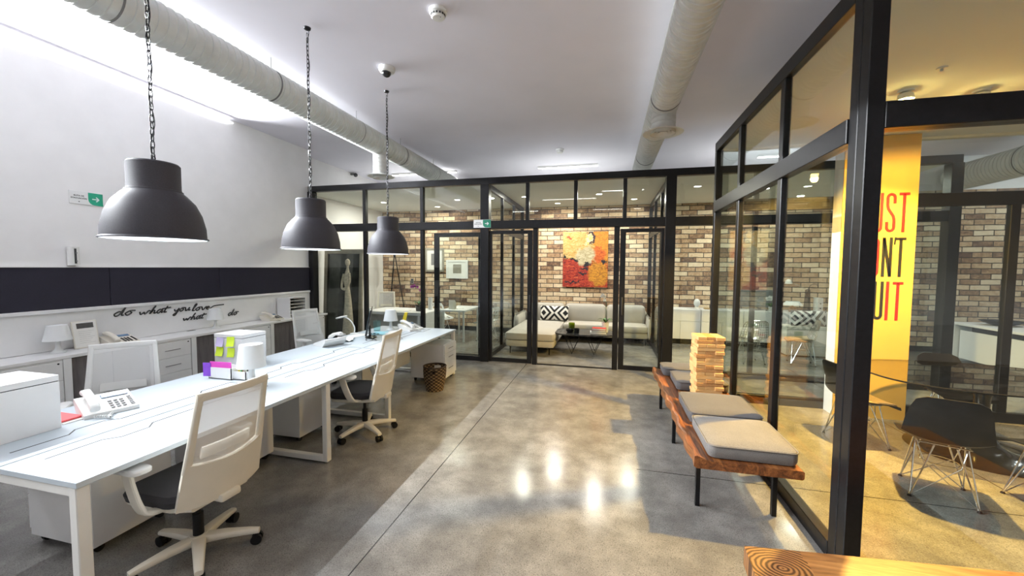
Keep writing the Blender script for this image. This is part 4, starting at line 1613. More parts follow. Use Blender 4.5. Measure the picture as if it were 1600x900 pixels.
# warm spotlight of the meeting room
def spot(label, x, y, w, z=3.27, cone=132):
    t = thing('ceiling_spotlight', label, 'light', (x, y, z), group='warm meeting room spotlights')
    MB().lathe([(0, 0), (.055, 0), (.055, -.014), (0, -.014)], 24).build('base', M_offwhite, t)
    MB().lathe([(.02, -.014), (.05, -.03), (.058, -.075), (.053, -.075), (.04, -.03), (.0, -.03)], 28).build('housing', M_offwhite, t)
    MB().ball((0, 0, -.085), .050, 10).build('bulb', M_spot, t)
    ld = bpy.data.lights.new('spot_lamp', 'SPOT')
    ld.spot_size = radians(cone)
    ld.spot_blend = .28
    ld.energy = w
    ld.color = (1.0, .60, .13)
    ld.shadow_soft_size = .045
    lo = bpy.data.objects.new('spot_lamp', ld)
    COL.objects.link(lo)
    lo.parent = t
    lo.location = (0, 0, -.15)
    lo.rotation_euler = (radians(8), radians(-3), 0)
    return t


spot('glowing warm spotlight on the meeting room ceiling by the corner post', 2.44, 4.12, SPOT_W)
spot('added warm spotlight brightening the pier, on the meeting room ceiling above the front transom', 3.05, 4.25, SPOT_W * .16, cone=168)  # extra lamp hidden behind the beam, added to brighten the upper pier
disc_thing('sprinkler_head', 'tiny pale sprinkler head on the meeting room ceiling beyond the glowing spotlight', 'sprinkler', 2.42, 3.72,
           [('escutcheon', [(0, 0), (.035, 0), (.03, -.008), (0, -.01)], M_offwhite), ('nozzle', [(0, -.01), (.01, -.01), (.01, -.03), (.022, -.032), (0, -.036)], M_offwhite)], 3.27)


# ------------------------------------------------------------------ the long bench by the glass
bx0, bx1, by0, by1 = .60, 1.275, 2.87, 5.36
t = thing('bench', 'long dark red wooden bench on black legs beside the glass partition', 'bench', (.94, 4.1, 0))
ox, oy = .94, 4.1
zs = .37
# slab with a raised live edge on the corridor side
g = MB()
rings = []
for i in range(26):
    y = by0 + (by1 - by0) * i / 25 - oy
    e = .010 * sin(i * 1.9) + .007 * sin(i * .7 + 1)
    a, b = bx0 - ox, bx1 - ox
    rings.append([(a + e, y, zs + .012), (a + .02 + e, y, zs - .0), (b - .01, y, zs), (b, y, zs + .01), (b, y, zs + .052), (b - .012, y, zs + .060), (a + .11, y, zs + .060), (a + .085 + e, y, zs + .066), (a + .02 + e, y, zs + .088), (a + .004 + e, y, zs + .082)])
g.loft(rings)
g.build('seat_slab', M_benchwood, t, ang=28)
for y in (3.06, 4.12, 5.10):
    MB().box(.66 - ox, 1.21 - ox, y - oy - .02, y - oy + .02, zs - .035, zs - .0005, .002, 1).build('cross_bar', M_frame, t, smooth=False)
    for x in (.675, 1.175):
        MB().box(x - ox - .016, x - ox + .016, y - oy - .016, y - oy + .016, 0, zs - .03, .002, 1).build('leg', M_frame, t, smooth=False)


def seat_cushion(label, x, y, mat, w=.56, d=.60, h=.105, rz=0.0):
    m = MB()
    rings = []
    for z, e in ((0, -.03), (.006, -.008), (.03, 0), (h - .03, 0), (h - .010, -.006), (h, -.028), (h + .006, -.12)):
        rings.append([(px, py, z) for px, py in rrect(w + 2 * e, d + 2 * e, .05, 5)])
    m.loft(rings)
    o = m.build('seat_pad', mat)
    t = thing('seat_cushion', label, 'cushion', (x, y, zs + .061), rz, 'square cushions on the bench')
    o.parent = t
    MB().tube([(px, py, h - .014) for px, py in rrect(w + .002, d + .002, .05, 5)], .0045, 6, closed=True).build('piping', mat, t)
    return t


seat_cushion('grey square cushion, coloured lighter for the warm light, at the near end of the bench', .985, 3.20, M_greycush_lit, .56, .585)
seat_cushion('grey cushion on the bench in front of the wooden block tower', .985, 3.83, M_greycush)
seat_cushion('grey cushion on the bench just behind the wooden block tower', 1.01, 4.72, M_greycush, .52, .50)
seat_cushion('grey cushion at the far end of the bench', .965, 5.20, M_greycush, .56, .34)

# block tower
bz = zs + .0605
tw = .25
random.seed(5)
nlev = 18
bh = .64 / nlev
for lv in range(nlev):
    for k in range(3):
        off = (k - 1) * tw / 3
        j = random.uniform(-.006, .006)
        lx, ly = (tw, tw / 3 - .0012) if lv % 2 == 0 else (tw / 3 - .0012, tw)
        m = MB().box(-lx / 2, lx / 2, -ly / 2, ly / 2, .0003, bh - .0003, .003, 1)
        mt = (M_block if (lv * 3 + k) % 4 else M_block2)
        o = m.build('wooden_block', mt, smooth=False)
        if lv % 2 == 0:
            px, py, face = j, off, ('front', 'middle', 'back')[k]
        else:
            px, py, face = off, j, ('left', 'middle', 'right')[k]
        lean = .006 * sin(lv * .5)
        ordn = ('lowest', 'second', 'third', 'fourth', 'fifth', 'sixth', 'seventh', 'eighth', 'ninth', 'tenth', 'eleventh', 'twelfth', 'thirteenth', 'fourteenth', 'fifteenth', 'sixteenth', 'seventeenth', 'topmost')[lv]
        tag(o, f'pale wooden block, {face} one in the {ordn} layer of the block tower', 'block', 'blocks of the wooden tower', (1.0 + px + lean, 4.32 + py, bz + lv * bh), .06)

# foreground block bench with an end grain corner
t = thing('wood_table', 'low thick honey wood table with end grain corner at the bottom right', 'table', (.66, .95, 0))
A = Vector((0, 0)); 
MB().prism([(-.012, 1.035), (1.9, 1.225), (1.9, .30), (-.08, .12)], .36, .45, 'z').build('tabletop', M_endgrain, t, smooth=False)
for x, y in ((.10, .28), (.12, .93), (1.7, .45), (1.7, 1.08)):
    MB().box(x - .04, x + .04, y - .04, y + .04, 0, .36, .004, 1).build('leg', M_benchwood, t, smooth=False)


# ------------------------------------------------------------------ lettering on the pier
def block_letter(c):
    """strokes in a 1 wide x 4 high condensed box -> list of (points, closed)"""
    H, W, r = 4.0, 1.0, .36
    s = .16
    x0, x1, y0, y1 = s, W - s, s, H - s
    if c == 'T':
        return [([(0.0, y1), (W, y1)], False), ([(W / 2, y1), (W / 2, 0)], False)]
    if c == 'I':
        return [([(W / 2, 0), (W / 2, H)], False)]
    if c == 'U':
        return [([(x0, H)] + arc(x0 + r, y0 + r, r, pi, 1.5 * pi, 6) + arc(x1 - r, y0 + r, r, 1.5 * pi, 2 * pi, 6) + [(x1, H)], False)]
    if c == 'J':
        return [([(x0, 1.15)] + arc(x0 + r, y0 + r, r, pi, 1.5 * pi, 6) + arc(x1 - r, y0 + r, r, 1.5 * pi, 2 * pi, 6) + [(x1, H)], False)]
    if c in 'OQ':
        P = arc(x1 - r, y1 - r, r, 0, pi / 2, 6) + arc(x0 + r, y1 - r, r, pi / 2, pi, 6) + arc(x0 + r, y0 + r, r, pi, 1.5 * pi, 6) + arc(x1 - r, y0 + r, r, 1.5 * pi, 2 * pi, 6)
        out = [(P, True)]
        if c == 'Q':
            out.append(([(.55, .75), (1.0, .0)], False))
        return out
    if c == 'D':
        P = [(x0, y1)] + [(x0, y0)] + arc(x1 - r, y0 + r, r, 1.5 * pi, 2 * pi, 6) + arc(x1 - r, y1 - r, r, 0, pi / 2, 6)
        return [(P, True)]
    if c == 'S':
        P = [(x1, H - 1.1)] + arc(x1 - r, y1 - r, r, 0, pi / 2, 6) + arc(x0 + r, y1 - r, r, pi / 2, pi, 6) + [(x0, 2.75), (x0 + .1, 2.35), (W / 2, 2.0), (x1 - .1, 1.65), (x1, 1.25)] + arc(x1 - r, y0 + r, r, 0, -pi / 2, 6) + arc(x0 + r, y0 + r, r, 1.5 * pi, pi, 6) + [(x0, 1.1)]
        return [(P, False)]
    if c == 'N':
        return [([(x0, 0), (x0, H)], False), ([(x1, 0), (x1, H)], False), ([(x0, H - .1), (x1, .1)], False)]
    if c == "'":
        return [([(.12, H), (.05, H - .75)], False)]
    return []


def banner_line(word, right, z0, z1, cols, label):
    t = thing('wall_lettering', label, 'lettering', (right, 5.3995, z0), group=None)
    pitch, w = .123, .100
    hh = (z1 - z0) / 4
    x = 0.0
    for c, col in zip(reversed(word), reversed(cols)):
        if c == "'":
            x0 = x + .008
            x -= .004
        elif c == 'I':
            x0 = x - .075
            x -= .062
        else:
            x0 = x - w
            x -= pitch
        m = MB()
        for pts, closed in block_letter(c):
            P = [(x0 + p[0] * w, p[1] * hh) for p in pts]
            v, f = ribbon(P, .016 if c == "'" else .030, 0, .003, closed)
            m._add([(a, -d, b) for a, b, d in v], f)
        m.build('letter', col, t, smooth=False)
    return t


banner_line('JUST', 3.295, 2.17, 2.62, [M_red] * 4, 'red word JUST at the top of the yellow lit pier')
banner_line("DON'T", 3.285, 1.665, 2.115, [M_red, M_red, M_ink, M_ink, M_ink], "red and black word DON'T in the middle of the yellow lit pier")
banner_line('QUIT', 3.28, 1.165, 1.61, [M_ink, M_ink, M_red, M_red], 'black and red word QUIT lowest on the yellow lit pier')


# ------------------------------------------------------------------ glass table on a black trumpet base
t = thing('glass_table', 'oval smoked glass table on a glossy black trumpet base in the meeting room', 'table', (3.48, 4.62, 0))
def superell(a, b, n, e=2.6):
    return [(math.copysign(abs(cos(2 * pi * k / n)) ** (2 / e) * a, cos(2 * pi * k / n)), math.copysign(abs(sin(2 * pi * k / n)) ** (2 / e) * b, sin(2 * pi * k / n))) for k in range(n)]
P = superell(.95, .64, 96)
MB().loft([[(x * q, y * q, z) for x, y in P] for z, q in ((.726, .994), (.729, 1), (.737, 1), (.740, .994))]).build('tabletop', M_tableglass, t, ang=20)
m = MB()
rim = [(x * 1.0, y * 1.0, .733) for x, y in P]
m.tube(rim, .0075, 6, closed=True)
m.build('table_edge', M_blackgloss, t)
MB().lathe([(0, 0), (.52, 0), (.53, .006), (.50, .016), (.38, .03), (.24, .055), (.14, .11), (.08, .22), (.055, .40), (.06, .55), (.10, .66), (.20, .715), (.22, .725), (0, .725)], 56, sx=1.0, sy=.92).build('pedestal', M_blackgloss, t)


# ------------------------------------------------------------------ shell chairs on wire legs
def wire_base(t, seat_z, mat, spread=.18, n='wire_base'):
    m = MB()
    top = {}
    for sx in (-1, 1):
        for sy in (-1, 1):
            foot = Vector((sx * spread, sy * spread * 1.02, .012))
            a = Vector((sx * .14, sy * .02, seat_z))
            b = Vector((sx * .06, sy * .15, seat_z))
            m.tube([a, foot], .0055, 6)
            m.tube([b, foot], .0055, 6)
            mid = Vector((0, 0, .0)) + foot * .42 + Vector((0, 0, seat_z * .34))
            m.tube([foot, Vector((-sx * .10, sy * .10, seat_z * .62)), Vector((-sx * .14, sy * .06, seat_z))], .004, 6)
    m.tube([(.14 * c, .12 * s, seat_z) for c, s in ((-1, -1), (1, -1), (1, 1), (-1, 1))], .0055, 6, closed=True)
    m.tube([(.11 * cos(2 * pi * k / 16), .11 * sin(2 * pi * k / 16), seat_z * .62) for k in range(16)], .004, 6, closed=True)
    m.build(n, mat, t)
    for sx in (-1, 1):
        for sy in (-1, 1):
            MB().lathe([(0, 0), (.014, 0), (.014, .01), (.008, .02), (0, .02)], 12, (sx * spread, sy * spread * 1.02, 0)).build('foot_glide', M_black, t)


def shell_pt(u, v):
    """u -1..1 across, v 0 front lip .. 1 top of back; facing +Y"""
    P = catmull_cache
    i = min(int(v * (len(P) - 1)), len(P) - 2)
    f = v * (len(P) - 1) - i
    y, z, w, cup = [P[i][k] * (1 - f) + P[i + 1][k] * f for k in range(4)]
    x = u * w * 1.05
    e = abs(u) ** 2.6
    back = max(0, min(1, (v - .45) / .25))
    return Vector((x, y + e * cup * back * 1.15, z + e * cup * (1 - back)))


catmull_cache = [(.235, .405, .205, .005), (.215, .428, .222, .012), (.12, .432, .232, .03), (.0, .428, .235, .045), (-.10, .432, .235, .055), (-.165, .462, .232, .06), (-.20, .53, .225, .06), (-.222, .62, .215, .05), (-.24, .71, .20, .035), (-.25, .78, .175, .02), (-.254, .81, .12, .006)]


def shell_chair(label, loc, rz, mat, inner=None, holes=False, grp='black shell chairs on wire legs', legs=None):
    t = thing('shell_chair', label, 'chair', loc, rz, grp)
    nu, nv = 20, 30
    g = [[shell_pt(-1 + 2 * i / nu, j / nv) for j in range(nv + 1)] for i in range(nu + 1)]
    if holes:
        sk = lambda i, j: (2 <= i < nu - 2 and 3 <= j < nv - 3) and ((i + (j // 3) * 2) % 5 in (0, 1, 2)) and (j % 3 != 0)
        MB().sheet(g, .012, skip=sk).build('shell', mat, t, sub=1)
    else:
        MB().sheet(g, .008).build('shell', mat, t)
    if inner:
        g2 = [[shell_pt(-.8 + 1.6 * i / 10, .06 + .36 * j / 8) + Vector((0, 0, .012)) for j in range(9)] for i in range(11)]
        MB().sheet(g2, .016).build('seat_pad', inner, t)
    wire_base(t, .425, legs or M_chrome)
    return t


shell_chair('black shell chair with its back to the camera at the glass table', (2.54, 3.69, 0), face_to(.39, .92), M_black)
shell_chair('black shell chair half hidden behind the corner post beside the yellow pier', (2.48, 4.62, 0), face_to(.98, .10), M_black, M_tan)
shell_chair('black shell chair on the far side of the glass table', (3.62, 5.14, 0), face_to(.0, -1), M_black)
shell_chair('black shell chair cut off by the right photo edge', (3.25, 3.66, 0), face_to(-.15, .98), M_black)


# ------------------------------------------------------------------ lounge
# corner sofa
t = thing('corner_sofa', 'oatmeal corner sofa with a chaise at its left under the painting', 'sofa', (0, 0, 0))


def soft(name, x0, x1, y0, y1, z0, z1, r=.05, mat=None, parent=None, crown=.02, M=None):
    m = MB()
    w, d = x1 - x0, y1 - y0
    cx, cy = (x0 + x1) / 2, (y0 + y1) / 2
    h = z1 - z0
    rings = []
    for q, e, c in ((0, -.03, 0), (.08, -.006, 0), (.3, .004, 0), (.7, .004, 0), (.92, -.008, 0), (1.0, -.035, 0), (1.0, -min(w, d) * .25, crown)):
        rings.append([(px, py, z0 + h * q + c) for px, py in rrect(w + 2 * e, d + 2 * e, min(r, w / 2.6, d / 2.6), 4, cx, cy)])
    m.loft(rings, M=M)
    return m.build(name, mat or M_sofa, parent)


soft('chaise_base', -1.98, -1.0, 7.62, 9.95, .15, .285, parent=t, crown=0)
soft('sofa_base', -1.0, .92, 9.15, 10.0, .15, .285, parent=t, crown=0)
soft('chaise_cushion', -1.99, -.99, 7.60, 9.62, .285, .435, parent=t)
soft('seat_cushion', -.985, .0, 9.12, 9.72, .285, .435, parent=t)
soft('seat_cushion', .005, .90, 9.12, 9.72, .285, .435, parent=t)
for a, b in ((-1.95, -1.02), (-.99, -.02), (0.0, .88)):
    soft('back_cushion', a, b, 9.62, 9.88, .42, .84, .09, parent=t)
soft('back_frame', -1.99, .95, 9.86, 10.05, .15, .70, .05, parent=t)
soft('armrest', .90, 1.06 - .10, 9.10, 10.0, .15, .62, .05, parent=t) 
soft('armrest', -2.12, -1.99, 8.9, 10.0, .15, .62, .05, parent=t)
for x, y in ((-1.9, 7.72), (-1.1, 7.72), (-.9, 9.22), (.86, 9.22), (-1.9, 9.9), (.86, 9.9)):
    MB().cyl((x, y, 0), (x, y, .151), .012, .016, n=10).build('leg', M_black, t)

# patterned cushion
def throw_cushion(label, loc, w, h, rx, rz, mat):
    m = MB()
    g1, g2 = [], []
    n = 12
    for s, gg in ((1, g1), (-1, g2)):
        for i in range(n + 1):
            row = []
            for j in range(n + 1):
                u, v = -1 + 2 * i / n, -1 + 2 * j / n
                th = .075 * (max(0, 1 - u * u) ** .5) * (max(0, 1 - v * v) ** .5) ** 1.0
                k = 1 - .06 * (1 - abs(u)) * abs(v) ** 3 - .0
                row.append((u * w / 2 * (1 - .05 * (1 - v * v)), -s * th, v * h / 2 * (1 - .07 * (1 - u * u))))
            gg.append(row)
    m.sheet(g1)
    m.sheet(g2)
    bmesh.ops.remove_doubles(m.bm, verts=m.bm.verts[:], dist=.0006)
    o = m.build('throw_cushion', mat, ang=60)
    tag(o, label, 'cushion', 'black and white patterned cushions', loc)
    o.rotation_euler = (rx, 0, rz)
    return o


throw_cushion('black and white diamond cushion leaning on the left of the sofa', (-1.24, 9.50, .635), .70, .36, -.18, .0, M_pattern)

# coffee table
t = thing('coffee_table', 'black marble coffee table on crossed wire legs in front of the sofa', 'table', (-.45, 8.12, 0))
MB().loft([[(x * q, y * q, z) for x, y in superell(.62, .40, 48, 3.2)] for z, q in ((.40, .985), (.404, 1), (.424, 1), (.43, .985))]).build('tabletop', M_marble, t)
for s in (-1, 1):
    for d in (-1, 1):
        m = MB()
        f = Vector((s * .22, d * .20, .0))
        for k in (-1, 1):
            m.tube([(f.x, f.y, .006), (s * .22 + k * .17, d * .24, .40)], .006, 6)
        m.build('hairpin_leg', M_black, t)
m = MB().box(-.40, .40, -.25, .25, .388, .401, .002, 1)
m.build('under_frame', M_black, t)
for k, (mt, w, lab) in enumerate(((M_paper, .30, 'white book at the bottom of the pile on the coffee table'), (M_black, .28, 'black book in the middle of the coffee table pile'), (M_salmon, .27, 'red book on top of the coffee table pile'))):
    b = thing('book', lab, 'book', (-.16 + .01 * k, 8.02, .4305 + .036 * k), .12 - .1 * k, 'books on the coffee table')
    MB().box(-w / 2, w / 2, -.1, .1, 0, .004).box(-w / 2, w / 2, -.1, .1, .031, .035).box(-w / 2, -w / 2 + .004, -.1, .1, .004, .031).build('cover', mt, b, smooth=False)
    MB().box(-w / 2 + .004, w / 2 - .005, -.096, .096, .004, .031).build('pages', M_paper, b, smooth=False)
tag(MB().lathe([(0, 0), (.05, 0), (.075, .03), (.08, .07), (.074, .07), (.068, .034), (.044, .008), (0, .008)], 24).build('bowl', M_blackgloss), 'small black bowl at the left end of the coffee table', 'bowl', loc=(-.72, 7.98, .4305))
tag(MB().lathe([(0, 0), (.05, 0), (.055, .09), (.05, .09), (.045, .008), (0, .008)], 24).build('candle_cup', M_black), 'black candle cup beside the small black bowl', 'candle', loc=(-.58, 7.94, .4305))
tag(MB().lathe([(0, 0), (.06, 0), (.065, .17), (.06, .17), (.055, .01), (0, .01)], 24).build('glass_vase', M_greenglass), 'olive green glass vase on the coffee table in front of the sofa seat', 'vase', loc=(-.70, 8.16, .4305))


def orchid(label, loc, pot_mat, flower_mat, n=7, h=.50, pot=(.065, .12), spread=.12, seed=1):
    rd = random.Random(seed)
    t = thing('potted_orchid', label, 'plant', loc, group=None)
    MB().lathe([(0, 0), (pot[0] * .75, 0), (pot[0], pot[1]), (pot[0] - .006, pot[1]), (pot[0] * .7, .012), (0, .012)], 24).build('pot', pot_mat, t)
    MB().lathe([(0, pot[1] - .02), (pot[0] - .008, pot[1] - .02), (pot[0] - .008, pot[1] - .012), (0, pot[1] - .008)], 20).build('soil', M_brown, t)
    for k in range(5):
        a = k * 1.26 + seed
        g = []
        for i in range(7):
            q = i / 6
            c = Vector((cos(a) * .16 * q, sin(a) * .16 * q, pot[1] - .015 + .09 * sin(q * 2.4)))
            w = Vector((-sin(a), cos(a), 0)) * .026 * sin(pi * (q * .9 + .08))
            g.append([c - w, c + Vector((0, 0, -.005)), c + w])
        MB().sheet(g, .002).build('leaf', M_leaf, t)
    P = catmull([(0, 0, pot[1] - .02), (.01, 0, h * .5), (.0, .01, h * .85), (-spread * .5, .01, h), (-spread, 0, h * .96)], 6)
    MB().tube(P, .004, 6).build('stem', M_leaf, t)
    for k in range(n):
        c = P[int((len(P) - 1) * (.58 + .42 * k / (n - 1)))] + Vector((rd.uniform(-.035, .035), rd.uniform(-.035, .01), rd.uniform(-.03, .03)))
        m = MB()
        for j in range(5):
            a = 2 * pi * j / 5 + rd.random()
            g = []
            for i in range(4):
                q = i / 3
                p = c + Vector((cos(a) * .036 * q, -.01 * q * q - .002, sin(a) * .036 * q))
                w = Vector((-sin(a), 0, cos(a))) * .017 * sin(pi * (.15 + .8 * q))
                g.append([p - w, p + Vector((0, -.003, 0)), p + w])
            m.sheet(g, .0015)
        m.ball(c + Vector((0, -.008, 0)), .006, 5)
        m.build('flower', flower_mat, t)
    return t


orchid('white orchid in a pale pot on the coffee table before the sofa', (-.02, 8.22, .4305), M_offwhite, M_petal, 8, .74, (.075, .20), .10, 3)

# painting
t = thing('painting', 'large abstract canvas in ochre and crimson with a pale seated shape', 'painting', (-1.115, BY - .047, 1.25))
MB().box(0, 1.12, 0, .045, 0, 1.395, .003, 1).build('canvas', M_paint, t, smooth=False)


# ------------------------------------------------------------------ left office
def framed(label, x0, x1, z0, z1, fm, mt, pic, y=BY):
    t = thing('framed_picture', label, 'picture', (x0, y - .036, z0), group='framed pictures on the brick wall')
    w, h = x1 - x0, z1 - z0
    f = .055
    MB().box(0, w, 0, .034, 0, f).box(0, w, 0, .034, h - f, h).box(0, f, 0, .034, f, h - f).box(w - f, w, 0, .034, f, h - f).build('frame', fm, t, smooth=False)
    MB().box(f, w - f, .012, .03, f, h - f).build('mount', mt, t, smooth=False)
    MB().box(w * .32, w * .70, .009, .012, h * .28, h * .76).build('print', pic, t, smooth=False)
    return t


framed('grey framed picture with a white mount behind the glass door stile', -4.96, -4.40, 1.60, 2.26, M_champagne, M_paper, M_grey)
framed('pale framed picture lower right on the brick of the left office', -4.33, -3.70, 1.42, 1.93, M_offwhite, M_paper, M_champagne)
t = thing('wall_socket', 'dark wall socket plate on the brick above the purple orchid', 'socket', (-5.42, BY - .012, 1.26))
MB().box(0, .09, 0, .012, 0, .14, .003, 1).build('plate', M_grey, t, smooth=False)
MB().box(.025, .065, -.004, .0, .02, .06).box(.025, .065, -.004, .0, .08, .12).build('outlet', M_black, t, smooth=False)

# big leaning frame with glass
t = thing('leaning_picture', 'tall dark glazed picture in a pale frame leaning behind the glass', 'picture', (-6.20, 7.50, 0), .0)
ML = Matrix.Translation((0, 0, 0)) @ Matrix.Rotation(-.06, 4, 'X')
W_, H_, F_ = .98, 2.12, .10
f = MB().box(0, W_, 0, .05, 0, F_, .006).box(0, W_, 0, .05, H_ - F_, H_, .006).box(0, F_, 0, .05, F_, H_ - F_, .006).box(W_ - F_, W_, 0, .05, F_, H_ - F_, .006)
f.build('frame', M_champagne, t, M=ML)
MB().box(F_, W_ - F_, .03, .045, F_, H_ - F_).build('picture_print', M_picture, t, smooth=False, M=ML)
MB().box(F_, W_ - F_, .020, .024, F_, H_ - F_).build('glazing', M_glass, t, smooth=False, M=ML)
MB().box(F_ - .015, F_, .0, .02, F_, H_ - F_).box(W_ - F_, W_ - F_ + .015, .0, .02, F_, H_ - F_).build('inner_trim', M_black, t, smooth=False, M=ML)

# slender carved figure in a long dress
t = thing('carved_figure', 'tall slender pale carved wooden figure standing before the leaning picture', 'sculpture', (-5.36, 7.27, 0))
def oval(cx, cy, z, a, b, n=20, tw=0.0):
    return [(cx + a * cos(2 * pi * k / n + tw) * (1 + .05 * sin(2 * pi * k / n * 6)), cy + b * sin(2 * pi * k / n + tw), z) for k in range(n)]
MB().loft([oval(r[0], r[1], r[2], r[3] * .82, r[4] * .9) for r in ((0, 0, .04, .17, .13), (0, 0, .30, .15, .12), (.005, 0, .65, .12, .10), (.01, 0, 1.0, .085, .075), (.0, 0, 1.20, .065, .06), (-.01, 0, 1.30, .06, .055), (-.02, 0, 1.42, .075, .06), (-.01, 0, 1.55, .07, .055), (.005, 0, 1.64, .05, .04), (.01, 0, 1.70, .026, .026), (.012, 0, 1.75, .028, .03))]).build('body', M_stone, t)
MB().ball((.015, -.005, 1.82), .062, 10, .8, .9, 1.25).build('head', M_stone, t)
MB().tube(catmull([(.06, -.02, 1.60), (.085, -.05, 1.42), (.045, -.085, 1.30), (-.02, -.085, 1.27)], 5), [.024] * 15 + [.018], 8).build('arm', M_stone, t)
MB().tube(catmull([(-.075, -.01, 1.58), (-.10, -.04, 1.40), (-.07, -.085, 1.28), (.0, -.09, 1.25)], 5), [.024] * 15 + [.018], 8).build('arm', M_stone, t)
MB().lathe([(0, 0), (.19, 0), (.19, .04), (0, .04)], 24).build('plinth', M_darkwood, t)

# white desk
t = thing('office_desk', 'chunky white desk with open panel legs behind the glass of the left office', 'desk', (-4.50, 8.17, 0))
MB().box(-.78, .72, -.45, .45, .68, .745, .003, 1).build('tabletop', M_white, t, smooth=False)
for a in (-.78, .52):
    MB().box(a, a + .06, -.44, .44, 0, .68, .003, 1).build('leg', M_white, t, smooth=False)
MB().box(.66, .72, -.44, .44, 0, .68, .003, 1).build('leg', M_white, t, smooth=False)
MB().box(-.72, .52, -.05, -.02, .34, .68, .002, 1).build('modesty_panel', M_white, t, smooth=False)
t = thing('side_table', 'white return desk extending towards the brick wall in the left office', 'desk', (-3.46, 9.0, 0))
MB().box(-.30, .30, -.55, .55, .70, .74, .003, 1).build('tabletop', M_white, t, smooth=False)
for sx in (-.27, .23):
    for sy in (-.52, .48):
        MB().box(sx, sx + .04, sy, sy + .04, 0, .70, .003, 1).build('leg', M_whitemetal, t, smooth=False)
oc = dup(ch, (-5.55, 8.98, 0), face_to(.35, -.94), label='grey mesh office chair behind the white desk of the left office')
swap(oc, M_net, M_netgrey)
orchid('purple orchid in a dark glass pot on the white desk', (-4.10, 8.05, .7455), M_smokedpane, M_orchid, 8, .56, (.09, .14), .20, 2)
for k, (x, y, rz, lab) in enumerate(((-4.45, 7.95, .3, 'open papers lying on the white office desk'), (-3.55, 8.85, -.2, 'papers on the white return desk'))):
    tag(MB().box(-.16, .16, -.12, .12, 0, .012).build('paper_stack', M_paper, smooth=False), lab, 'papers', loc=(x, y, .7456 if k == 0 else .7405), rz=rz)
tag(MB().lathe([(0, 0), (.05, 0), (.055, .2), (.05, .28), (.045, .28), (.045, .01), (0, .01)], 20).build('vase', M_offwhite), 'white cylinder vase beside the purple orchid', 'vase', loc=(-4.0, 8.42, .7455))
t = thing('desk_rack', 'cream desk rack holding cards on the white return desk', 'rack', (-3.55, 8.66, .7405))
for k in range(3):
    MB().box(-.08, .08, -.03 + k * .04, -.024 + k * .04, 0, .22 - .03 * k, .002, 1).build('divider', M_cream, t, smooth=False)
MB().box(-.08, .08, -.035, .06, 0, .008).build('base', M_cream, t, smooth=False)

# tripod floor lamp
t = thing('tripod_lamp', 'black tripod floor lamp against the brick of the left office', 'lamp', (-5.62, 9.62, 0))
for k in range(3):
    a = 2 * pi * k / 3 + .5
    MB().tube([(.34 * cos(a), .34 * sin(a), 0), (.02 * cos(a), .02 * sin(a), 2.0)], .014, 8).build('leg', M_black, t)
MB().cyl((0, 0, 1.98), (0, 0, 2.06), .03, n=16).build('collar', M_black, t)
MB().lathe([(.19, 2.06), (.16, 2.36), (.155, 2.36), (.185, 2.06), (.19, 2.06)], 32).build('lamp_shade', M_offwhite, t)

shell_chair('white perforated shell chair in the left office facing right', (-4.12, 9.3, 0), face_to(.85, -.5), M_offwhite, holes=True, grp='white perforated shell chairs', legs=M_offwhite)
shell_chair('white perforated shell chair close to the lounge divider', (-2.75, 8.85, 0), face_to(-.9, .3), M_offwhite, holes=True, grp='white perforated shell chairs', legs=M_offwhite)


# ------------------------------------------------------------------ right office
def credenza(x, label, w=.86):
    t = thing('credenza', label, 'cabinet', (x, 9.62, 0), group='white credenzas along the brick wall')
    MB().box(0, w, .02, .50, .12, .81, .002, 1).build('body', M_white, t, smooth=False)
    MB().box(.01, w - .01, .05, .48, 0, .12).build('plinth', M_black, t, smooth=False)
    for a, b in ((.004, w / 2 - .003), (w / 2 + .003, w - .004)):
        MB().box(a, b, 0, .02, .125, .53, .002, 1).build('door', M_white, t, smooth=False)
    MB().box(.004, w - .004, 0, .02, .538, .80, .002, 1).build('drawer', M_white, t, smooth=False)
    return t


cz = credenza(1.22, 'white credenza at the left of the right office under the egg lamp')
dup(cz, (2.09, 9.62, 0), label='white credenza left of the grey monitor in the right office')
dup(cz, (2.96, 9.62, 0), label='white credenza under the grey monitor in the right office')
dup(cz, (3.83, 9.62, 0), label='white credenza under the jointed lamp in the right office')
t = thing('egg_lamp', 'small white egg shaped lamp on the credenza', 'lamp', (2.02, 9.78, .8105))
MB().ball((0, 0, .14), .07, 10, 1, 1, 1.35).build('lamp_shade', M_lampwhite, t)
MB().lathe([(0, 0), (.06, 0), (.05, .03), (.03, .055), (0, .06)], 20).build('base', M_cream, t)
tag(MB().box(-.11, .11, -.07, .07, 0, .028, .006).build('tray', M_tan), 'tan tray on the credenza right of the egg lamp', 'tray', loc=(2.28, 9.76, .8105))
t = thing('monitor', 'grey flat monitor on the credenza seen between black mullions', 'monitor', (3.36, 9.92, .8105), .0)
MB().box(-.40, .40, -.02, .03, .06, .46, .008).build('casing', M_grey, t)
MB().box(-.37, .37, -.022, -.02, .09, .43).build('screen', plain('grey_screen', (.17, .18, .18), .35), t, smooth=False)
MB().box(-.14, .14, -.08, .10, 0, .014, .004).box(-.03, .03, .0, .03, .014, .12).build('stand', M_black, t)
orchid('white flowering plant in front of the grey monitor', (3.50, 9.68, .8105), M_offwhite, M_petal, 9, .30, (.05, .10), .06, 5)
t = thing('jointed_lamp', 'dark jointed desk lamp with a conical post on the credenza', 'lamp', (4.24, 9.80, .8105))
MB().lathe([(0, 0), (.075, 0), (.06, .15), (.045, .48), (.0, .50)], 20).build('post', M_black, t)
MB().tube([(0, 0, .48), (-.36, -.02, .66)], .008, 8).build('arm', M_champagne, t)
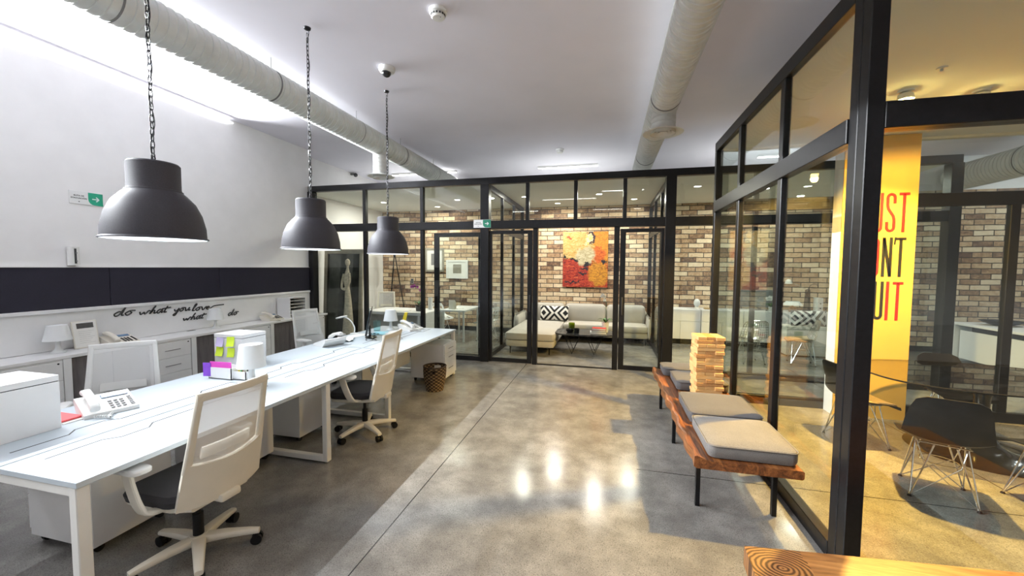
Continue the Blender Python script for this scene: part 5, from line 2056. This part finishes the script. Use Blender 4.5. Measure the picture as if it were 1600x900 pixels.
MB().tube(catmull([(0, 0, .48), (.05, .0, .58), (.14, 0, .61), (.2, 0, .56)], 5), .008, 8).build('spring_arm', M_black, t)
MB().lathe([(.07, -.05), (.055, .02), (.02, .05), (0, .05)], 20, (-.38, -.02, .66)).build('lamp_head', M_offwhite, t)
t = thing('table_lamp', 'small lamp with a pale wide shade on a brown foot on the credenza', 'lamp', (3.94, 9.74, .8105))
MB().lathe([(0, 0), (.07, 0), (.07, .10), (.02, .12), (.015, .16), (0, .16)], 20).build('base', M_brown, t)
MB().lathe([(.19, .15), (.12, .235), (.115, .235), (.185, .15), (.19, .15)], 28).build('lamp_shade', M_lampwhite, t)
t = thing('file_box', 'white spotted file box on the credenza beside the red round chair back', 'box', (4.42, 9.74, .8105))
MB().box(-.05, .05, -.10, .10, 0, .32, .003, 1).build('box', M_offwhite, t, smooth=False)
MB().cyl((0, -.104, .10), (0, -.1, .10), .014, n=12).cyl((0, -.104, .2), (0, -.1, .2), .014, n=12).build('finger_hole', M_grip, t)

# red office chair, wire chairs, patterned cushion
t = thing('red_chair', 'red round backed chair standing by the credenza behind the pier', 'chair', (4.62, 9.1, 0), face_to(-.2, 1))
m = MB()
gg = [[((-1 + 2 * i / 12) * .25 * (1 - .55 * max(0, (j / 8 - .35) / .65) ** 2.2), -.24 - .05 * j / 8 + .06 * (-1 + 2 * i / 12) ** 2, .72 + .56 * j / 8) for j in range(9)] for i in range(13)]
m.sheet(gg, .03)
m.build('backrest', M_salmon, t)
soft('seat', -.24, .24, -.22, .24, .44, .52, .08, M_salmon, t)
MB().box(-.02, .02, -.27, -.235, .40, .80, .006).build('back_post', M_black, t)
for sx in (-1, 1):
    for sy in (-1, 1):
        MB().tube([(sx * .18, sy * .18, .44), (sx * .22, sy * .22, 0)], .012, 8).build('leg', M_black, t)


def wire_chair(label, loc, rz, pad=None):
    t = thing('wire_chair', label, 'chair', loc, rz, 'chrome wire chairs')
    m = MB()
    nu, nv = 12, 18
    for i in range(nu + 1):
        m.tube([shell_pt(-1 + 2 * i / nu, j / nv) for j in range(nv + 1)], .006, 5)
    for j in range(0, nv + 1):
        m.tube([shell_pt(-1 + 2 * i / nu, j / nv) for i in range(nu + 1)], .006, 5)
    m.build('wire_shell', M_chrome, t)
    if pad:
        g2 = [[shell_pt(-.85 + 1.7 * i / 10, .04 + .38 * j / 8) + Vector((0, 0, .016)) for j in range(9)] for i in range(11)]
        MB().sheet(g2, .022).build('seat_pad', pad, t)
    wire_base(t, .425, M_chrome)
    return t


wire_chair('bare wire chair in the right office seen between two mullions', (2.62, 8.12, 0), face_to(-.1, 1), None)
wire_chair('wire chair with a tan seat pad in the right office before the cream cabinet', (3.50, 8.22, 0), face_to(-.95, .2), M_tan)
throw_cushion('black and white patterned cushion standing on the low cream cabinet in the right office', (3.92, 8.98, .760), .64, .31, -.12, .05, M_pattern)
t = thing('storage_box', 'cream low storage cabinet behind the tan padded wire chair', 'cabinet', (3.55, 9.05, 0))
MB().box(-.05, .75, -.2, .2, .03, .60, .003, 1).build('body', M_cream, t, smooth=False)
MB().box(.0, .7, -.212, -.2, .06, .57, .003, 1).build('door', M_cream, t, smooth=False)
MB().box(-.04, .74, -.18, .18, 0, .03).build('plinth', M_black, t, smooth=False)

# white desk in the open area at the far right
t = thing('office_desk', 'white desk with a closed front panel near the brick wall at the right', 'desk', (6.9, 7.9, 0))
MB().box(-.42, .42, -1.5, 1.5, .705, .745, .003, 1).build('tabletop', M_white, t, smooth=False)
for y in (-1.46, -.02, 1.42):
    MB().box(-.38, .38, y, y + .05, .0, .705, .003, 1).build('leg', M_white, t, smooth=False)
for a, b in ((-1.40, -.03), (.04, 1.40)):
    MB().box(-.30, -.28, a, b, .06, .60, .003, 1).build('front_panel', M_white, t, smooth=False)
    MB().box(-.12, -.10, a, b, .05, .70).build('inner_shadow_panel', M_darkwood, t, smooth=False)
tag(MB().lathe([(0, 0), (.09, 0), (.20, .05), (.25, .085), (.24, .09), (.19, .06), (.08, .012), (0, .012)], 28, sx=1.2).build('bowl', M_black), 'wide black bowl on the white desk at the right', 'bowl', loc=(6.95, 8.95, .7455))


# ------------------------------------------------------------------ camera and render look
cam = bpy.data.cameras.new('camera')
cam.sensor_width = 36.0
cam.sensor_fit = 'HORIZONTAL'
cam.lens = 613.36 / 1600 * 36.0
cam.clip_start = .05
co = bpy.data.objects.new('camera', cam)
COL.objects.link(co)
yaw, pitch, roll = .238046, .053759, -.006628
fw = Vector((-sin(yaw) * cos(pitch), cos(yaw) * cos(pitch), -sin(pitch)))
rt = Vector((cos(yaw), sin(yaw), 0))
dn = fw.cross(rt)
r2 = rt * cos(roll) + dn * sin(roll)
d2 = -rt * sin(roll) + dn * cos(roll)
co.matrix_world = Matrix(((r2.x, -d2.x, -fw.x, 0), (r2.y, -d2.y, -fw.y, 0), (r2.z, -d2.z, -fw.z, 1.75), (0, 0, 0, 1)))
SC.camera = co

w = bpy.data.worlds.new('world')
SC.world = w
w.use_nodes = True
w.node_tree.nodes['Background'].inputs[0].default_value = (.55, .6, .7, 1)
w.node_tree.nodes['Background'].inputs[1].default_value = .05

SC.view_settings.view_transform = 'Standard'
SC.view_settings.look = 'None'
SC.view_settings.gamma = 1.0
SC.view_settings.use_curve_mapping = False
SC.view_settings.exposure = 0.18
SC.cycles.max_bounces = 10
SC.cycles.transparent_max_bounces = 24
SC.cycles.glossy_bounces = 5
SC.cycles.diffuse_bounces = 4
SC.cycles.caustics_reflective = False
SC.cycles.caustics_refractive = False
SC.cycles.sample_clamp_indirect = 4.0
SC.cycles.use_denoising = True
